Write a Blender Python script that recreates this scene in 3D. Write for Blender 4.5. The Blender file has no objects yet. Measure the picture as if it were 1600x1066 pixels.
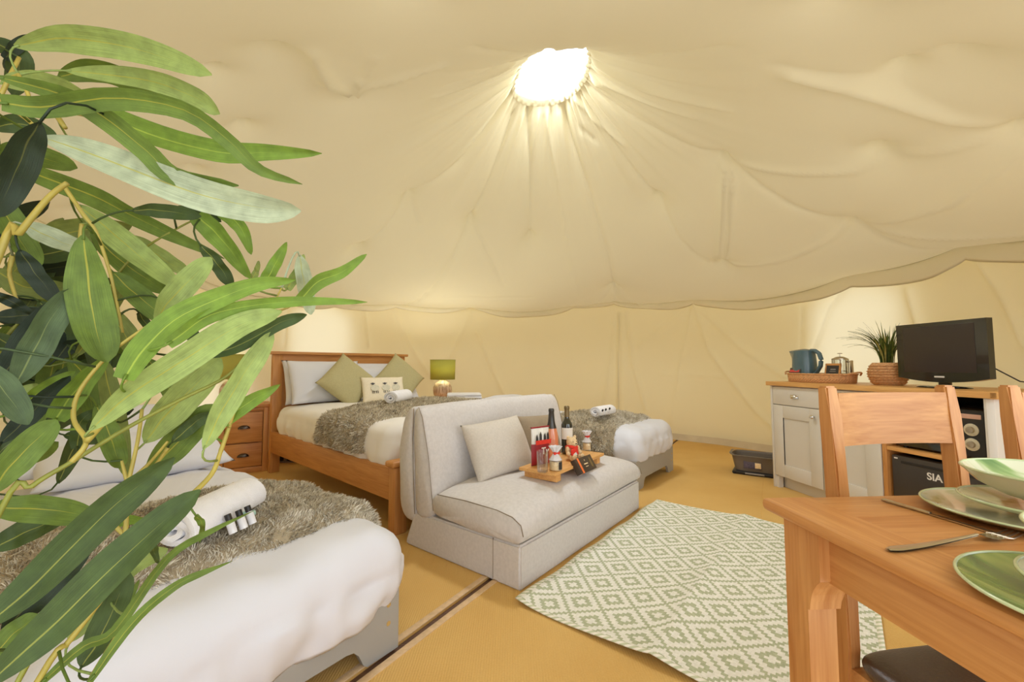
import bpy, bmesh, math, random
import numpy as np
from mathutils import Vector, Matrix, noise as mnoise
from mathutils.bvhtree import BVHTree
R = math.radians
rng = random.Random(7)
C = bpy.context.scene.collection
scene = bpy.context.scene

# ------------------------------------------------------------------ camera, sky, lamps, exposure
FPX, CAMH = 650.0, 1.04
PITCH = math.atan(39 / 650.0)
cam = bpy.data.objects.new('camera', bpy.data.cameras.new('camera')); C.objects.link(cam)
cam.location = (0, 0, CAMH); cam.rotation_euler = (R(90) + PITCH, 0, 0)
cam.data.sensor_width = 36; cam.data.lens = FPX / 1600 * 36; cam.data.clip_start = 0.02
scene.camera = cam
w = bpy.data.worlds.new('sky'); scene.world = w; w.use_nodes = True
bg = w.node_tree.nodes['Background']; bg.inputs[0].default_value = (0.93, 0.97, 1.0, 1); bg.inputs[1].default_value = 3.6
def area(name, loc, target, sx, sy, power, col, spread=180):
    l = bpy.data.lights.new(name, 'AREA'); l.shape = 'RECTANGLE'; l.size = sx; l.size_y = sy
    l.energy = power; l.color = col; l.spread = R(spread)
    o = bpy.data.objects.new(name, l); C.objects.link(o); o.location = loc
    o.rotation_euler = (Vector(target) - Vector(loc)).to_track_quat('-Z', 'Y').to_euler()
    return o
area('doorway_daylight', (2.95, -0.75, 1.20), (0.6, 2.7, 0.75), 2.2, 2.0, 50, (0.84, 0.93, 1.0))
area('crown_daylight', (0.32, 3.34, 3.50), (0.32, 3.34, 0), 0.34, 0.40, 40, (0.88, 0.95, 1.0), 138)
vs = scene.view_settings
vs.view_transform = 'Standard'; vs.look = 'None'; vs.gamma = 1; vs.use_curve_mapping = False
vs.exposure = -0.64
scene.cycles.use_denoising = True
scene.cycles.max_bounces = 10; scene.cycles.diffuse_bounces = 6
scene.cycles.transparent_max_bounces = 12
scene.cycles.caustics_reflective = False; scene.cycles.caustics_refractive = False
scene.cycles.sample_clamp_indirect = 6

# ------------------------------------------------------------------ helpers
_c, _s = math.cos(PITCH), math.sin(PITCH)
def ray(px, py):
    a = (px - 800) / FPX; b = (533 - py) / FPX
    return Vector((a, _c - b * _s, _s + b * _c))
def P(px, py, z=0.0):                      # where the sight line through a pixel meets the level z
    d = ray(px, py); t = (z - CAMH) / d.z
    return Vector((0, 0, CAMH)) + d * t
def PY(px, py, y):                         # where it meets the upright plane at distance y
    d = ray(px, py); t = y / d.y
    return Vector((0, 0, CAMH)) + d * t
def hit(px, py, f):                        # first meeting with the surface f(point) = 0, by marching
    d = ray(px, py); o = Vector((0, 0, CAMH)); t = 0.3
    s0 = f(o + d * t)
    while t < 12:
        t2 = t + 0.02; s1 = f(o + d * t2)
        if s0 * s1 <= 0: return o + d * (t + 0.02 * s0 / (s0 - s1 + 1e-12))
        t, s0 = t2, s1
    return o + d * t
def hsh(*a): return random.Random(hash(a)).random()

def srgb(r, g, b):
    f = lambda v: (v / 12.92 if v <= .04045 else ((v + .055) / 1.055) ** 2.4)
    return (f(r / 255), f(g / 255), f(b / 255), 1)

class NT:
    def __init__(s, name):
        s.m = bpy.data.materials.new(name); s.m.use_nodes = True
        s.t = s.m.node_tree; s.b = s.t.nodes['Principled BSDF']; s.out = s.t.nodes['Material Output']
    def n(s, typ, **k):
        x = s.t.nodes.new(typ)
        for a, v in k.items():
            if a.startswith('i_'):
                key = a[2:]; key = int(key) if key.isdigit() else key.replace('_', ' ')
                x.inputs[key].default_value = v
            else: setattr(x, a, v)
        return x
    def l(s, a, b): s.t.links.new(a, b)
    def math(s, op, a, b=None, c=None):
        x = s.t.nodes.new('ShaderNodeMath'); x.operation = op
        for i, v in enumerate((a, b, c)):
            if v is None: continue
            if isinstance(v, (int, float)): x.inputs[i].default_value = v
            else: s.l(v, x.inputs[i])
        return x.outputs[0]
    def ramp(s, fac, stops):
        x = s.t.nodes.new('ShaderNodeValToRGB'); e = x.color_ramp.elements
        while len(e) < len(stops): e.new(0.5)
        for el, (p, c) in zip(e, stops): el.position = p; el.color = c
        s.l(fac, x.inputs[0]); return x.outputs[0]
    def coords(s, scale=(1, 1, 1), kind='Object'):
        tc = s.n('ShaderNodeTexCoord'); mp = s.n('ShaderNodeMapping'); mp.inputs['Scale'].default_value = scale
        s.l(tc.outputs[kind], mp.inputs[0]); return mp.outputs[0]
    def bump(s, h, strength=0.3, dist=0.01):
        b = s.n('ShaderNodeBump'); b.inputs['Strength'].default_value = strength; b.inputs['Distance'].default_value = dist
        s.l(h, b.inputs['Height']); s.l(b.outputs[0], s.b.inputs['Normal']); return b
    def mixc(s, fac, a, b):
        x = s.n('ShaderNodeMix', data_type='RGBA')
        for v, i in ((fac, 0), (a, 6), (b, 7)):
            if isinstance(v, (int, float)): x.inputs[i].default_value = v
            elif isinstance(v, tuple): x.inputs[i].default_value = v
            else: s.l(v, x.inputs[i])
        return x.outputs[2]

def plain(name, col, rough=0.6, var=0.08, scale=6, bump=0.0, bscale=120, metal=0.0, spec=0.5, coat=0.0):
    m = NT(name); co = m.coords()
    nz = m.n('ShaderNodeTexNoise'); nz.inputs['Scale'].default_value = scale; m.l(co, nz.inputs['Vector'])
    d = tuple(c * (1 - var) for c in col[:3]) + (1,); b = tuple(min(1, c * (1 + var)) for c in col[:3]) + (1,)
    m.l(m.ramp(nz.outputs[0], [(0.3, d), (0.7, b)]), m.b.inputs['Base Color'])
    m.b.inputs['Roughness'].default_value = rough; m.b.inputs['Metallic'].default_value = metal
    m.b.inputs['Specular IOR Level'].default_value = spec; m.b.inputs['Coat Weight'].default_value = coat
    if bump:
        n2 = m.n('ShaderNodeTexNoise'); n2.inputs['Scale'].default_value = bscale; n2.inputs['Detail'].default_value = 3
        m.l(co, n2.inputs['Vector']); m.bump(n2.outputs[0], bump, 0.004)
    return m.m

def wood(name, c1, c2, axis=0, scale=1.0, rough=0.42, spec=0.4):
    m = NT(name); sc = [9 * scale] * 3; sc[axis] = 0.9 * scale
    co = m.coords(tuple(sc))
    n1 = m.n('ShaderNodeTexNoise'); n1.inputs['Scale'].default_value = 3; n1.inputs['Detail'].default_value = 5; n1.inputs['Distortion'].default_value = 0.8
    m.l(co, n1.inputs['Vector'])
    sc2 = [70 * scale] * 3; sc2[axis] = 2.5 * scale
    n2 = m.n('ShaderNodeTexNoise'); n2.inputs['Scale'].default_value = 2.2; n2.inputs['Detail'].default_value = 3
    m.l(m.coords(tuple(sc2)), n2.inputs['Vector'])
    oi = m.n('ShaderNodeObjectInfo')
    f = m.math('ADD', m.math('MULTIPLY', n1.outputs[0], .6), m.math('MULTIPLY', n2.outputs[0], .4))
    f = m.math('ADD', f, m.math('MULTIPLY_ADD', oi.outputs['Random'], .12, -.06))
    m.l(m.ramp(f, [(0.30, c1), (0.68, c2)]), m.b.inputs['Base Color'])
    m.b.inputs['Roughness'].default_value = rough; m.b.inputs['Specular IOR Level'].default_value = spec
    m.bump(n2.outputs[0], 0.12, 0.003)
    return m.m

class MB:
    def __init__(s): s.bm = bmesh.new(); s.uv = s.bm.loops.layers.uv.new('UVMap')
    def _x(s, vs, M):
        if M is not None: bmesh.ops.transform(s.bm, matrix=M, verts=vs)
    def box(s, x0, x1, y0, y1, z0, z1, bev=0.0, M=None, seg=2):
        g = bmesh.ops.create_cube(s.bm, size=1)['verts']
        for v in g: v.co = Vector((x0 + (v.co.x + .5) * (x1 - x0), y0 + (v.co.y + .5) * (y1 - y0), z0 + (v.co.z + .5) * (z1 - z0)))
        if bev:
            ed = list({e for v in g for e in v.link_edges})
            r = bmesh.ops.bevel(s.bm, geom=ed, offset=min(bev, .49 * min(abs(x1 - x0), abs(y1 - y0), abs(z1 - z0))), segments=seg, affect='EDGES', profile=0.5)
            g = [v for v in r['verts']]
            fs = set()
            todo = list(g)
            seen = set(todo)
            while todo:
                v = todo.pop()
                for e in v.link_edges:
                    o = e.other_vert(v)
                    if o not in seen: seen.add(o); todo.append(o)
            g = list(seen)
        s._x(g, M); return s
    def lathe(s, prof, n=24, M=None, cap=True):
        rows = []
        for r, z in prof:
            rows.append([s.bm.verts.new((r * math.cos(2 * math.pi * i / n), r * math.sin(2 * math.pi * i / n), z)) for i in range(n)])
        for a, b in zip(rows, rows[1:]):
            for i in range(n): s.bm.faces.new((a[i], a[(i + 1) % n], b[(i + 1) % n], b[i]))
        if cap:
            if prof[0][0] > 1e-5: s.bm.faces.new(rows[0][::-1])
            if prof[-1][0] > 1e-5: s.bm.faces.new(rows[-1])
        s._x([v for r in rows for v in r], M); return s
    def tube(s, pts, r, n=8, cap=True, flat=1.0):
        pts = [Vector(p) for p in pts]; rows = []
        up = Vector((0, 0, 1))
        for i, p in enumerate(pts):
            t = (pts[min(i + 1, len(pts) - 1)] - pts[max(i - 1, 0)]).normalized()
            a = t.cross(up)
            if a.length < .05: a = t.cross(Vector((0, 1, 0)))
            a.normalize(); b = t.cross(a).normalized()
            rr = r[i] if isinstance(r, (list, tuple)) else r
            rows.append([s.bm.verts.new(p + (a * math.cos(2 * math.pi * k / n) + b * flat * math.sin(2 * math.pi * k / n)) * rr) for k in range(n)])
        for a, b in zip(rows, rows[1:]):
            for i in range(n): s.bm.faces.new((a[i], a[(i + 1) % n], b[(i + 1) % n], b[i]))
        if cap: s.bm.faces.new(rows[0][::-1]); s.bm.faces.new(rows[-1])
        return s
    def prism(s, poly, h0, h1, axis='z', M=None):      # polygon in a plane, thickened along the axis
        def pt(p, h):
            return {'z': (p[0], p[1], h), 'y': (p[0], h, p[1]), 'x': (h, p[0], p[1])}[axis]
        a = [s.bm.verts.new(pt(p, h0)) for p in poly]; b = [s.bm.verts.new(pt(p, h1)) for p in poly]
        n = len(poly); s.bm.faces.new(a[::-1]); s.bm.faces.new(b)
        for i in range(n): s.bm.faces.new((a[i], a[(i + 1) % n], b[(i + 1) % n], b[i]))
        s._x(a + b, M); return s
    def grid(s, f, nu, nv, cu=False, cv=False, M=None):
        V = [[s.bm.verts.new(f(i / nu, j / nv)) for j in range(nv if cv else nv + 1)] for i in range(nu if cu else nu + 1)]
        for i in range(nu):
            for j in range(nv):
                i2 = (i + 1) % nu if cu else i + 1; j2 = (j + 1) % nv if cv else j + 1
                try: fc = s.bm.faces.new((V[i][j], V[i2][j], V[i2][j2], V[i][j2]))
                except ValueError: continue
                for lp, (u, v) in zip(fc.loops, ((i, j), (i + 1, j), (i + 1, j + 1), (i, j + 1))): lp[s.uv].uv = (u / nu, v / nv)
        s._x([v for r in V for v in r], M); return s
    def mesh(s, name, mat, smooth=35):
        bmesh.ops.remove_doubles(s.bm, verts=s.bm.verts, dist=1e-6)
        bmesh.ops.recalc_face_normals(s.bm, faces=s.bm.faces)
        me = bpy.data.meshes.new(name); s.bm.to_mesh(me); s.bm.free()
        if isinstance(mat, (list, tuple)):
            for m in mat: me.materials.append(m)
        else: me.materials.append(mat)
        if smooth:
            me.polygons.foreach_set('use_smooth', [True] * len(me.polygons))
            if smooth < 180: me.set_sharp_from_angle(angle=R(smooth))
        return me
    def build(s, name, mat, parent=None, smooth=35):
        return link(name, s.mesh(name, mat, smooth), parent)

def link(name, data, parent=None):
    o = bpy.data.objects.new(name, data); C.objects.link(o)
    if parent is not None: o.parent = parent
    return o
def tag(o, label=None, cat=None, group=None, kind=None):
    if label: o['label'] = label
    if cat: o['category'] = cat
    if group: o['group'] = group
    if kind: o['kind'] = kind
    return o
def thing(name, label, cat, loc=(0, 0, 0), rz=0.0, group=None):
    o = bpy.data.objects.new(name, None); C.objects.link(o)
    o.location = loc; o.rotation_euler = (0, 0, rz); o.empty_display_size = .05
    return tag(o, label, cat, group)
def at(o, loc, rz=0.0): o.location = loc; o.rotation_euler = (0, 0, rz); return o
def copy_tree(o, parent=None):
    c = o.copy(); C.objects.link(c)
    if parent is not None: c.parent = parent
    for ch in list(o.children): copy_tree(ch, c)
    return c
def struct(o): o['kind'] = 'structure'; return o
def N3(p, sc, seed=0.0): return mnoise.noise(Vector((p[0] * sc + seed, p[1] * sc - seed * 1.7, p[2] * sc + seed * .6)))
def text(s, size, mat, parent, loc, rot, ext=0.0004, name='lettering'):
    cu = bpy.data.curves.new(name, 'FONT'); cu.body = s; cu.size = size; cu.extrude = ext; cu.offset = size * .022; cu.align_x = 'CENTER'; cu.align_y = 'CENTER'
    cu.materials.append(mat); t_ = link(name, cu); bpy.context.view_layer.update()
    me = bpy.data.meshes.new_from_object(t_.evaluated_get(bpy.context.evaluated_depsgraph_get())); bpy.data.objects.remove(t_)
    o = link(name, me, parent); o.location = loc; o.rotation_euler = rot
    return o

# ------------------------------------------------------------------ materials
def canvas(name, col, trans, tcol, bump=.15):
    m = NT(name)
    nz = m.n('ShaderNodeTexNoise'); nz.inputs['Scale'].default_value = 400; m.l(m.coords(), nz.inputs['Vector'])
    bp = m.n('ShaderNodeBump'); bp.inputs['Strength'].default_value = bump; bp.inputs['Distance'].default_value = .001; m.l(nz.outputs[0], bp.inputs['Height'])
    n2 = m.n('ShaderNodeTexNoise'); n2.inputs['Scale'].default_value = 1.2; m.l(m.coords(), n2.inputs['Vector'])
    cc = m.ramp(n2.outputs[0], [(.3, tuple(c * .97 for c in col[:3]) + (1,)), (.7, col)])
    d = m.n('ShaderNodeBsdfDiffuse'); t = m.n('ShaderNodeBsdfTranslucent'); t.inputs[0].default_value = tcol
    m.l(cc, d.inputs[0]); m.l(bp.outputs[0], d.inputs['Normal'])
    mx = m.n('ShaderNodeMixShader'); mx.inputs[0].default_value = trans
    m.l(d.outputs[0], mx.inputs[1]); m.l(t.outputs[0], mx.inputs[2]); m.l(mx.outputs[0], m.out.inputs[0])
    return m.m
M = {}
M['roof'] = canvas('cream roof liner', srgb(229, 219, 184), .092, srgb(249, 235, 198))
M['pelmet'] = canvas('cream pelmet cloth', srgb(250, 243, 216), .03, srgb(248, 236, 200))
M['wall'] = canvas('cream wall liner', srgb(239, 232, 206), .30, srgb(249, 236, 200))
M['shell'] = canvas('outer canvas', srgb(236, 226, 200), .22, srgb(250, 236, 205))
def coir():
    m = NT('golden coir matting'); co = m.coords()
    wv = m.n('ShaderNodeTexWave'); wv.inputs['Scale'].default_value = 34; wv.inputs['Distortion'].default_value = .6; wv.inputs['Detail'].default_value = 1
    m.l(co, wv.inputs['Vector'])
    n1 = m.n('ShaderNodeTexNoise'); n1.inputs['Scale'].default_value = 1.6; n1.inputs['Detail'].default_value = 4; m.l(co, n1.inputs['Vector'])
    n2 = m.n('ShaderNodeTexNoise'); n2.inputs['Scale'].default_value = 160; m.l(co, n2.inputs['Vector'])
    f = m.math('ADD', m.math('MULTIPLY', n1.outputs[0], .7), m.math('MULTIPLY', n2.outputs[0], .3))
    m.l(m.ramp(f, [(.32, srgb(206, 162, 92)), (.68, srgb(222, 184, 114))]), m.b.inputs['Base Color'])
    m.b.inputs['Roughness'].default_value = .75; m.b.inputs['Specular IOR Level'].default_value = .2
    m.bump(m.math('ADD', wv.outputs['Fac'], n2.outputs[0]), .25, .003)
    return m.m
M['coir'] = coir()
M['planks'] = wood('dark floor boards', srgb(70, 48, 38), srgb(112, 82, 66), 0, 1, .6)
M['binding'] = plain('beige mat binding', srgb(214, 182, 142), .85, .1, 40, .3, 300)
M['oak_x'] = wood('oak along x', srgb(166, 104, 50), srgb(202, 146, 86), 0)
M['oak_y'] = wood('oak along y', srgb(166, 104, 50), srgb(202, 146, 86), 1)
M['oak_z'] = wood('oak along z', srgb(166, 104, 50), srgb(202, 146, 86), 2)
M['pine_x'] = wood('bed wood x', srgb(174, 114, 58), srgb(208, 150, 88), 0)
M['pine_y'] = wood('bed wood y', srgb(174, 114, 58), srgb(208, 150, 88), 1)
M['pine_z'] = wood('bed wood z', srgb(174, 114, 58), srgb(208, 150, 88), 2)
M['worktop'] = wood('worktop wood', srgb(196, 140, 78), srgb(226, 176, 110), 0, 1.5, .4)
M['board'] = wood('serving board wood', srgb(196, 138, 74), srgb(230, 178, 112), 0, 2.0, .45)
M['linen'] = plain('white cotton bedding', srgb(220, 221, 230), .85, .02, 3, .08, 500, spec=.2)
M['cream_linen'] = plain('cream cotton bedding', srgb(238, 235, 233), .85, .02, 3, .08, 500, spec=.2)
M['towel'] = plain('white towelling', srgb(238, 238, 244), .95, .03, 20, .6, 260, spec=.1)
M['sofa'] = plain('beige sofa weave', srgb(210, 205, 203), .9, .05, 60, .35, 420, spec=.2)
M['seam'] = plain('dark seam piping', srgb(138, 124, 106), .9, .05)
M['cushion'] = plain('pale beige cushion weave', srgb(208, 200, 190), .9, .05, 90, .4, 380, spec=.2)
M['cushion_dark'] = plain('taupe cushion weave', srgb(158, 142, 120), .9, .05, 90, .4, 380, spec=.2)
M['sage'] = plain('sage green cushion weave', srgb(186, 178, 136), .9, .05, 90, .4, 380, spec=.2)
M['natural'] = plain('natural cotton cushion', srgb(238, 228, 206), .9, .03, 60, .3, 380, spec=.2)
M['greypaint'] = plain('grey painted bed board', srgb(164, 162, 158), .45, .03, 3, spec=.4)
M['mattress'] = plain('mattress ticking', srgb(232, 230, 228), .9, .03, 10)
M['unit'] = plain('warm grey unit paint', srgb(212, 206, 196), .4, .02, 3, spec=.4)
M['unit_white'] = plain('white unit board', srgb(236, 234, 234), .45, .02, 3, spec=.4)
M['chrome'] = plain('chrome', srgb(225, 225, 225), .16, .03, 8, metal=1)
M['steel'] = plain('brushed steel', srgb(196, 184, 164), .3, .05, 12, metal=1)
M['pewter'] = plain('dark pewter', srgb(92, 84, 78), .35, .1, 20, metal=1)
M['blackgloss'] = plain('gloss black plastic', srgb(22, 20, 20), .12, .1, 5, spec=.6, coat=.4)
M['black'] = plain('black plastic', srgb(34, 31, 30), .45, .1, 8)
M['dark'] = plain('recess shade colour', srgb(30, 27, 25), .7, .1, 8)  # near black, painted in place of the shade inside gaps and openings
M['screen'] = plain('dull screen glass', srgb(58, 50, 45), .28, .05, 2, spec=.35)
M['fridge'] = plain('dark fridge steel', srgb(66, 60, 56), .35, .06, 6, metal=.2)
M['silver'] = plain('silver lettering', srgb(226, 222, 216), .4, .03)
M['leather'] = plain('brown seat leather', srgb(74, 56, 46), .34, .1, 30, .2, 200, spec=.5)
M['kettle'] = plain('blue kettle enamel', srgb(78, 104, 114), .25, .08, 8, spec=.6)
M['kettle_light'] = plain('pale teal water window', srgb(128, 168, 178), .2, .05, 8)
M['rattan'] = plain('rattan weave', srgb(212, 162, 112), .7, .2, 90, .7, 160)
M['rattan_dark'] = plain('darker rattan weave', srgb(184, 130, 82), .8, .2, 90, .6, 160)  # darker rattan tone for the basket bands and tray base
M['tub'] = plain('grey tub plastic', srgb(112, 102, 92), .5, .05, 5)
M['ceram'] = plain('cream ceramic', srgb(232, 222, 200), .25, .03, 8, spec=.5, coat=.3)
M['orange'] = plain('orange card band', srgb(240, 120, 60), .5, .05)
M['choc'] = plain('dark brown card', srgb(70, 56, 46), .45, .08)
M['crisp'] = plain('dark red foil', srgb(150, 30, 40), .35, .12, 20, spec=.5)
M['redcloth'] = plain('red knit', srgb(226, 58, 42), .8, .08, 60, .4, 300)
M['teddy'] = plain('beige teddy plush', srgb(226, 198, 156), .95, .15, 120, .9, 260, spec=.1)
M['label_white'] = plain('white paper label', srgb(238, 236, 230), .6, .03)
M['label_red'] = plain('red print', srgb(214, 74, 66), .6, .05)
M['label_black'] = plain('black paper label', srgb(48, 44, 42), .5, .05)
M['rose'] = plain('rose wine glass', srgb(222, 138, 100), .1, .06, 6, spec=.6, coat=.5)
M['greenglass'] = plain('dark bottle glass', srgb(40, 42, 34), .08, .1, 6, spec=.7, coat=.5)
M['foil'] = plain('grey foil', srgb(72, 70, 68), .3, .1, 30, metal=.6)
M['foil_gold'] = plain('bronze foil', srgb(126, 108, 74), .35, .1, 30, metal=.5)
M['sugar'] = plain('pale sweets', srgb(240, 214, 170), .7, .12, 70)
M['crate'] = plain('grey crate plastic', srgb(148, 142, 136), .6, .05)
M['soil'] = plain('dark potting fill', srgb(60, 44, 34), .95, .2, 40, .6, 60)
M['pot'] = plain('dark grey planter', srgb(86, 84, 80), .6, .05)
M['teal'] = plain('pale teal soap', srgb(168, 206, 196), .4, .05)
M['stemyellow'] = plain('yellow green stem', srgb(168, 150, 66), .5, .12, 40)
M['stemgreen'] = plain('olive stem', srgb(130, 132, 50), .5, .12, 40)
M['wick'] = plain('clear cellophane', srgb(226, 226, 232), .15, .05, 30, spec=.6)
def glass(name, col, mixf=.25, rough=.05):
    m = NT(name); t = m.n('ShaderNodeBsdfTransparent'); t.inputs[0].default_value = col
    g = m.n('ShaderNodeBsdfGlossy'); g.inputs['Roughness'].default_value = rough
    lw = m.n('ShaderNodeLayerWeight'); lw.inputs[0].default_value = .35
    mx = m.n('ShaderNodeMixShader'); m.l(m.math('MULTIPLY_ADD', lw.outputs['Facing'], mixf, .04), mx.inputs[0])
    m.l(t.outputs[0], mx.inputs[1]); m.l(g.outputs[0], mx.inputs[2]); m.l(mx.outputs[0], m.out.inputs[0])
    return m.m
M['glass'] = glass('clear glass', (.95, .96, .95, 1), .5)
M['dome'] = glass('clear crown dome', (.97, .98, 1, 1), .1)
def shade_mat():
    m = NT('green lampshade cloth'); t = m.n('ShaderNodeBsdfTranslucent'); t.inputs[0].default_value = srgb(206, 200, 92)
    m.b.inputs['Base Color'].default_value = srgb(176, 172, 84); m.b.inputs['Roughness'].default_value = .9
    mx = m.n('ShaderNodeMixShader'); mx.inputs[0].default_value = .14
    m.l(m.b.outputs[0], mx.inputs[1]); m.l(t.outputs[0], mx.inputs[2]); m.l(mx.outputs[0], m.out.inputs[0]); return m.m
M['shade'] = shade_mat()
def bulb():
    m = NT('glowing bulb'); e = m.n('ShaderNodeEmission'); e.inputs[0].default_value = (1, .95, .85, 1); e.inputs[1].default_value = 30
    m.l(e.outputs[0], m.out.inputs[0]); return m.m
M['bulb'] = bulb()
def speck():
    m = NT('speckled stone glaze'); co = m.coords((14, 14, 3))
    n1 = m.n('ShaderNodeTexNoise'); n1.inputs['Scale'].default_value = 4; n1.inputs['Detail'].default_value = 6; m.l(co, n1.inputs['Vector'])
    m.l(m.ramp(n1.outputs[0], [(.35, srgb(158, 128, 100)), (.65, srgb(214, 192, 168))]), m.b.inputs['Base Color'])
    m.b.inputs['Roughness'].default_value = .5; return m.m
M['stone'] = speck()
def leafmat(name, col, vein, trans=.25):
    m = NT(name)
    uv = m.n('ShaderNodeUVMap'); sp = m.n('ShaderNodeSeparateXYZ'); m.l(uv.outputs[0], sp.inputs[0])
    mp = m.n('ShaderNodeMapping'); mp.inputs['Scale'].default_value = (34, 1.6, 1); m.l(uv.outputs[0], mp.inputs[0])
    nz = m.n('ShaderNodeTexNoise'); nz.inputs['Scale'].default_value = 2; nz.inputs['Detail'].default_value = 4; m.l(mp.outputs[0], nz.inputs['Vector'])
    n2 = m.n('ShaderNodeTexNoise'); n2.inputs['Scale'].default_value = 60; n2.inputs['Detail'].default_value = 5; m.l(m.coords(), n2.inputs['Vector'])
    f = m.math('ADD', m.math('MULTIPLY', nz.outputs[0], .5), m.math('MULTIPLY', n2.outputs[0], .5))
    a = tuple(c * .62 for c in col[:3]) + (1,); b = tuple(min(1, c * 1.4) for c in col[:3]) + (1,)
    base = m.ramp(f, [(.3, a), (.7, b)])
    d = m.math('ABSOLUTE', m.math('SUBTRACT', sp.outputs[0], .5))
    wdt = m.math('MULTIPLY_ADD', sp.outputs[1], -.045, .038)
    k = m.math('LESS_THAN', d, wdt)
    colr = m.mixc(m.math('MULTIPLY', k, .7), base, vein)
    m.l(colr, m.b.inputs['Base Color']); m.b.inputs['Roughness'].default_value = .5; m.b.inputs['Specular IOR Level'].default_value = .35
    m.bump(nz.outputs[0], .35, .002)
    t = m.n('ShaderNodeBsdfTranslucent'); m.l(colr, t.inputs[0])
    mx = m.n('ShaderNodeMixShader'); mx.inputs[0].default_value = trans
    m.l(m.b.outputs[0], mx.inputs[1]); m.l(t.outputs[0], mx.inputs[2]); m.l(mx.outputs[0], m.out.inputs[0]); return m.m
VY = srgb(176, 168, 60)
LM = {'k': leafmat('leaf nearly black green', srgb(34, 46, 26), srgb(90, 92, 44), .08), 'd': leafmat('leaf dark green', srgb(64, 80, 34), srgb(150, 150, 64), .15),
      'b': leafmat('leaf blue green', srgb(74, 90, 54), srgb(130, 140, 80), .15), 'm': leafmat('leaf mid green', srgb(100, 120, 46), VY), 'g': leafmat('leaf bright green', srgb(114, 140, 48), srgb(170, 186, 70)),
      'l': leafmat('leaf light green', srgb(146, 162, 88), VY), 'p': leafmat('leaf pale underside', srgb(170, 178, 144), VY), 'o': leafmat('leaf olive', srgb(120, 130, 62), VY)}
def furmat():
    m = NT('grey brown faux fur'); g = m.n('ShaderNodeNewGeometry')
    n1 = m.n('ShaderNodeTexNoise'); n1.inputs['Scale'].default_value = 9; n1.inputs['Detail'].default_value = 3; m.l(m.coords(), n1.inputs['Vector'])
    f = m.math('ADD', m.math('MULTIPLY', g.outputs['Random Per Island'], .65), m.math('MULTIPLY', n1.outputs[0], .5))
    m.l(m.ramp(f, [(.20, srgb(128, 116, 98)), (.40, srgb(188, 178, 158)), (.75, srgb(240, 234, 220))]), m.b.inputs['Base Color'])
    m.b.inputs['Roughness'].default_value = .8; m.b.inputs['Specular IOR Level'].default_value = .15; return m.m
M['fur'] = furmat()
M['furbase'] = plain('fur backing', srgb(176, 162, 138), .95, .12, 14)
def platemat(name, seed, pale, stops=None, sc=(5, 17, 1)):
    m = NT(name); tc = m.n('ShaderNodeTexCoord'); mp = m.n('ShaderNodeMapping'); mp.inputs['Location'].default_value = (seed, seed * .7, 0)
    mp.inputs['Rotation'].default_value = (0, 0, seed * 2.1); mp.inputs['Scale'].default_value = sc; m.l(tc.outputs['Object'], mp.inputs[0])
    nz = m.n('ShaderNodeTexNoise'); nz.inputs['Scale'].default_value = 1.1; nz.inputs['Detail'].default_value = 2; nz.inputs['Distortion'].default_value = 1.6; m.l(mp.outputs[0], nz.inputs['Vector'])
    c = m.ramp(nz.outputs[0], stops or [(.28, srgb(64, 104, 56)), (.42, srgb(128, 160, 84)), (.54, srgb(188, 200, 150)), (.62, pale), (.9, pale)])
    m.l(c, m.b.inputs['Base Color']); m.b.inputs['Roughness'].default_value = .12; m.b.inputs['Coat Weight'].default_value = .6; m.b.inputs['Coat Roughness'].default_value = .06
    return m.m
M['plate_pale'] = platemat('pale leaf print glaze', 1.3, srgb(214, 216, 190), [(.26, srgb(120, 140, 84)), (.36, srgb(184, 192, 150)), (.46, srgb(206, 210, 184)), (1, srgb(216, 214, 192))], (6, 14, 1))
M['plate_bowl'] = platemat('cream bowl glaze with leaf strokes', 2.2, srgb(220, 222, 196), [(.28, srgb(88, 128, 72)), (.38, srgb(138, 168, 106)), (.46, srgb(186, 200, 156)), (.54, srgb(214, 216, 190)), (1, srgb(216, 216, 192))], (16, 6, 1))
M['plate_green'] = platemat('green leaf print glaze', 4.1, srgb(190, 204, 150), [(.30, srgb(52, 84, 40)), (.44, srgb(92, 124, 50)), (.56, srgb(146, 160, 80)), (.68, srgb(190, 196, 130)), (1, srgb(204, 208, 160))], (5, 10, 1))
M['rim'] = plain('green glazed rim', srgb(186, 196, 150), .2, .08, 30, coat=.4)
M['under'] = plain('cream underglaze', srgb(198, 188, 154), .2, .03, 8, coat=.4)
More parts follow.
